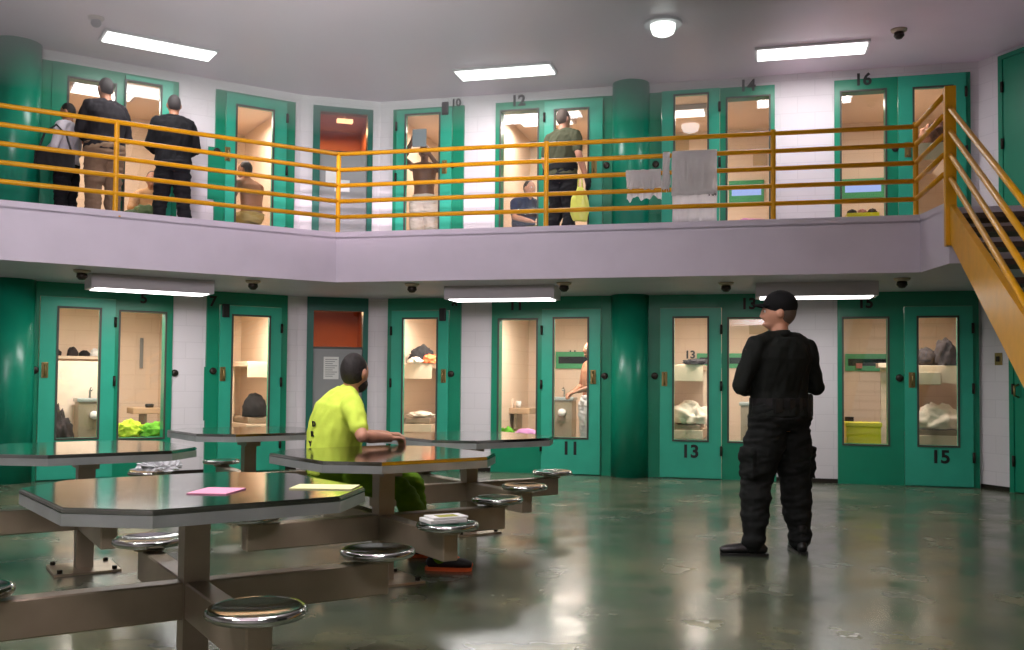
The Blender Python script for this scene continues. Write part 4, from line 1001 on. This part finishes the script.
# low ledge behind the glass with bright clothes
def ledge(F, x0, x1, y, v, label):
    a = uz(F, x0, y, v); b = uz(F, x1, y, v); w = b[0]-a[0]
    t = thing('low_ledge', label, 'ledge', F.P(a[0], v, 0), F.a)
    obj('top', bxs((0, w, -.14, .25, a[1]-.05, a[1]), bevel=.006), BUNK, t); obj('support', bxs((.08, w-.08, 0, .2, 0, a[1]-.05)), BUNK, t)
    return a[1]
z = ledge(WL, 118, 163, 437, .4, 'pale ledge behind the side window of the far left cell')
pile(WL, 130, .4, z, .16, (1.0, .8, .95), LIME, 'clothes_pile', 'heap of yellow lime cloth behind the side window of the far left cell', 'clothes', 12, .5)
pile(WL, 151, .38, z, .155, (1.0, .8, .75), LIMEG, 'clothes_pile', 'heap of green cloth beside the yellow heap in the far left cell', 'clothes', 13, .5)
z = ledge(WR, 499, 537, 437, .4, 'pale ledge behind the side window of the cell left of the column')
pile(WR, 507, .4, z, .12, (1.0, .8, .75), LIMEG, 'clothes_pile', 'small heap of green cloth behind the side window of the cell left of the column', 'clothes', 14, .5)
pile(WR, 527, .4, z, .16, (1.0, .8, .6), PINKC, 'pink_cloth', 'folded pink cloth behind the side window of the cell left of the column', 'cloth', 15, .2)
# cell 5, left pane: shelf with dark things, hanging pale curtain
u, z = uz(WL, 77, 356, 2.0)
t = thing('wall_shelf', 'shelf of dark small things at the back of the far left cell', 'shelf', WL.P(u, 2.1, z), WL.a)
obj('board', bxs((-.36, .36, -.12, .2, -.04, 0)), BUNK, t)
for k, (x, h) in enumerate(((-.26, .1), (-.05, .12), (.1, .08), (.24, .11))):
    on(WL, u+x, 2.05, z, blob(.07, 1, .9, h/.09, amp=.2, seed=20+k), [BLACKC, DARKC, BLACKC, PAPER][k], 'toiletry_item', ['dark bundle at the left of the shelf in the far left cell', 'brown bundle on the shelf in the far left cell', 'low dark bundle on the shelf in the far left cell', 'pale bundle at the right of the shelf in the far left cell'][k], 'bundle')
u, z = uz(WL, 80, 395, 1.7)
t = thing('privacy_screen', 'pale cell partition panel inside the far left cell', 'partition', WL.P(u, 1.7, 0), WL.a)
obj('panel', bxs((-.3, .3, -.03, .03, .0, uz(WL, 80, 361, 1.7)[1]), bevel=.01), SHEET, t)
pile(WL, 60, .8, .0, .28, (.6, .6, 2.1), DARKC, 'laundry_sack', 'dark sack standing inside the far left cell at the left edge of the door glass', 'sack', 30)
# upper cells
pile(WL, 145, .44, Z_UP+.30, .26, (1.2, .7, .75), mat('green_blanket', (86, 104, 66), .9, var=.2), 'blanket', 'green blanket heaped before the man in the upper cell behind the men in black', 'blanket', 31)
u, z = uz(WL, 147, 205, .34)
t = thing('low_bench', 'low bench under the green blanket in the upper cell behind the men in black', 'bench', WL.P(WL.pix(143, 200, .44)[0], .44, Z_UP), WL.a)
obj('top', bxs((-.35, .35, -.18, .18, .26, .298)), BUNK, t); obj('support', bxs((-.3, .3, -.1, .1, 0, .26)), BUNK, t)
u, z = uz(WR, 419.5, 138, -.045); on(WR, u, -.046, z, bxs((-.1, .1, -.003, 0, -.12, .12)), mat('grey_card', (132, 142, 146), .7), 'taped_notice', 'grey card taped on the glass of the upper cell door right of the grey door', 'notice', smooth=False)
u = WR.pix(862, 200, .4)[0]
t = thing('storage_tub', 'yellow tub full of packets in the upper cell behind the stair head', 'tub', WR.P(u, .4, Z_UP+.30), WR.a)
obj('bin', plate(-.19, .19, 0, .2, -.13, .13, []), YELLOWP, t); obj('label_strip', bxs((-.15, -.05, -.135, -.13, .05, .12)), BLACK, t)
t2 = thing('low_bench', 'low bench under the yellow tub in the upper cell behind the stair head', 'bench', WR.P(u, .4, Z_UP), WR.a)
obj('top', bxs((-.34, .34, -.2, .2, .26, .298)), BUNK, t2); obj('support', bxs((-.28, .28, -.12, .12, 0, .26)), BUNK, t2)
for k, (x, m) in enumerate(((-.12, DARKC), (0, mat('red_carton', (190, 120, 110))), (.12, DARKC))):
    on(WR, u+x, .4, Z_UP+.50, blob(.058, .95, .9, .9, amp=.2, seed=40+k), m, 'snack_packet', ['dark packet at the left in the yellow tub', 'red packet in the middle of the yellow tub', 'dark packet at the right in the yellow tub'][k], 'packet')
B = bunk(WR, 909, 955, 1, 'white two tier bunk inside the upper cell behind the stair head', .7, lim=(0, uE+.3), zs=(Z_UP+.55, Z_UP+1.43))
u = WR.pix(935, 200, .9)[0]
on(WR, u, .9, Z_UP+1.43, blob(.2, .95, .8, 1.1, amp=.35, seed=50), mat('brown_cloth', (120, 74, 50), .9, var=.3), 'clothes_bag', 'brown bundle on the upper bunk of the upper cell behind the stair head', 'bundle')
pile(WR, 752, .4, Z_UP+.36, .2, (1.4, .8, .5), PINKC, 'blanket', 'pinkish blanket behind the side window of the upper cell behind the hung laundry', 'blanket', 51)
t = thing('low_bench', 'low bench under the pinkish blanket in the upper cell behind the hung laundry', 'bench', WR.P(WR.pix(752, 200, .4)[0], .4, Z_UP), WR.a)
obj('top', bxs((-.35, .35, -.2, .2, .32, .358)), BUNK, t); obj('support', bxs((-.3, .3, -.12, .12, 0, .32)), BUNK, t)
u, z = uz(WR, 682, 144, 2.3); on(WR, u, 2.338, z, bxs((-.1, .1, -.003, 0, -.1, .1)), mat('beige_paper', (196, 170, 132), .8), 'wall_notice', 'beige paper on the back wall of the upper cell behind the hung laundry, left pane', 'notice', smooth=False)
u, z = uz(WR, 760, 158, 2.3); on(WR, u, 2.338, z, bxs((-.1, .1, -.003, 0, -.1, .1)), mat('beige_paper', (196, 170, 132), .8), 'wall_notice', 'beige paper on the back wall of the upper cell behind the hung laundry, right pane', 'notice', smooth=False)
# ------------------------------------------------------------------ laundry on the railing
def drape(F, x0, x1, zr, lf, lb, m, name, label, cat, seed, wav=.01, hem=0.02):
    """cloth folded over a rail at height zr; front length lf, back length lb"""
    ua, ub = F.pix(x0, 190, .04)[0], F.pix(x1, 190, .04)[0]; n = 40; r = RR+.008
    prof = [(-r, -lf+lf*k/9) for k in range(10)]+[(r*math.cos(a), r*math.sin(a)) for a in [PI*(1-j/6) for j in range(1, 6)]]+[(r, -lb*k/10) for k in range(11)]
    bm = bmesh.new(); rows = []
    for i in range(n+1):
        s = i/n; row = []
        for (y, z) in prof:
            f = min(1, abs(min(z, 0))/.12)
            w = (math.sin(s*37+seed)+.6*math.sin(s*71+seed*2))*wav*f*(1 if y > 0 else .55)+noise.noise(Vector((s*6, z*5, seed)))*.02*f
            hz = hem*noise.noise(Vector((s*9, y*20, seed+3)))*(abs(z)/max(lf, lb))
            sgn = 1 if y > 0 else -1
            row.append(bm.verts.new((ua+(ub-ua)*s+.03*noise.noise(Vector((s*3, z*4, seed)))*f, .04+y+sgn*abs(w)*.8, z+hz)))
        rows.append(row)
    for A, B_ in zip(rows, rows[1:]):
        for j in range(len(prof)-1): bm.faces.new((A[j], B_[j], B_[j+1], A[j+1]))
    bmesh.ops.solidify(bm, geom=bm.faces[:], thickness=.004)
    o = tag(obj(name, bm, m, None, True, F.P(0, 0, zr), F.a), label, cat)
    return o
LA = mat('laundry_white', (252, 246, 246), .9, var=.05, bump=.2); 
drape(FR, 672, 717, RZ[1], .44, .72, LA, 'laundry_sheet', 'large white sheet hung over the railing in front of the laundry', 'sheet', 1.0)
drape(FR, 626, 661, RZ[2], .17, .27, LA, 'hanging_towel', 'white towel hung over a lower rail left of the big sheet', 'towel', 2.3, .016, .06)
drape(FR, 663, 670, RZ[1]-.005, .38, .3, LA, 'hanging_cloth', 'narrow gathered cloth between the towel and the big sheet', 'cloth', 4.1, .02, .05)
u, z = FR.pix(712, 194, .1)
sh_ = [o for o in bpy.data.objects if o.name.startswith('laundry_sheet')][0]
o = text('laundry_mark', 'YSI', .075, BLACK, sh_, (u, .055, z-RZ[1]))
# ------------------------------------------------------------------ plastic bag on a far stool
s = seat_at(3, 3)
# ------------------------------------------------------------------ scattering volume added under the ceiling to imitate glare on the viewing glass
HZ = bpy.data.materials.new('glare_veil'); HZ.use_nodes = True; nt = HZ.node_tree; nt.nodes.clear()
o = nt.nodes.new('ShaderNodeOutputMaterial'); v = nt.nodes.new('ShaderNodeVolumeScatter'); v.inputs['Color'].default_value = (1, .86, .93, 1); v.inputs['Density'].default_value = .38
nt.links.new(v.outputs[0], o.inputs['Volume'])
hzb = bmesh.new(); prism(hzb, [(-7, 4.6), (2.4, 4.6), FR.P(FR.u(740), -.12, 0).xy, FR.P(0, -.14, 0).xy, FL.P(-4.9, -.12, 0).xy], 3.9, Z_CEIL-.08)
tag(obj('glare_veil', hzb, HZ), 'thin pinkish veil added under the high ceiling for glare on the window glass', 'glare_veil', kind='stuff')
# ------------------------------------------------------------------ dayroom lamps and world
for x, y, p in ((-3.4, 5.0, 140), (-.6, 5.0, 90), (-3.4, .8, 100), (.6, .8, 60)):
    t = thing('dayroom_ceiling_light', 'long dayroom ceiling light above the tables', 'ceiling light', (x, y, Z_CEIL), 0, 'dayroom ceiling lights')
    obj('frame', plate(-.64, .64, -.03, 0, -.33, .33, []), HOUSING, t)
    obj('diffuser', bxs((-.6, .6, -.3, .3, -.045, -.0301)), LAMP, t)
    area('dayroom_lamp', (x, y, Z_CEIL-.07), 1.2, p, (1, .96, .94), sy=.6)
l = area('rear_fill_lamp', (-1.2, -2.7, 3.3), 3.2, 150, (1, .88, .94), sy=1.1)  # unseen fill added at the rear to brighten ceiling and slab edge
l.rotation_euler = (Vector((-2.4, 6.4, 6.0))-l.location).to_track_quat('-Z', 'Y').to_euler(); l.data.spread = math.radians(62)
l = area('rear_ceiling_fill_lamp', (-1.6, -2.8, 4.3), 3.0, 185, (1, .79, .88), sy=.6)  # second unseen fill, narrow beam added to lift the ceiling tone
l.rotation_euler = (Vector((-1.7, 8.5, 5.3))-l.location).to_track_quat('-Z', 'Y').to_euler(); l.data.spread = math.radians(24)
w = bpy.data.worlds.new('world'); S.world = w; w.use_nodes = True
w.node_tree.nodes['Background'].inputs[0].default_value = (.6, .6, .65, 1); w.node_tree.nodes['Background'].inputs[1].default_value = .02
S.view_settings.view_transform = 'Standard'; S.view_settings.look = 'None'; S.view_settings.exposure = 0
S.cycles.use_denoising = True
S.cycles.max_bounces = 8; S.cycles.transparent_max_bounces = 12; S.cycles.diffuse_bounces = 3; S.cycles.glossy_bounces = 4
S.cycles.caustics_reflective = False; S.cycles.caustics_refractive = False; S.cycles.sample_clamp_indirect = 4
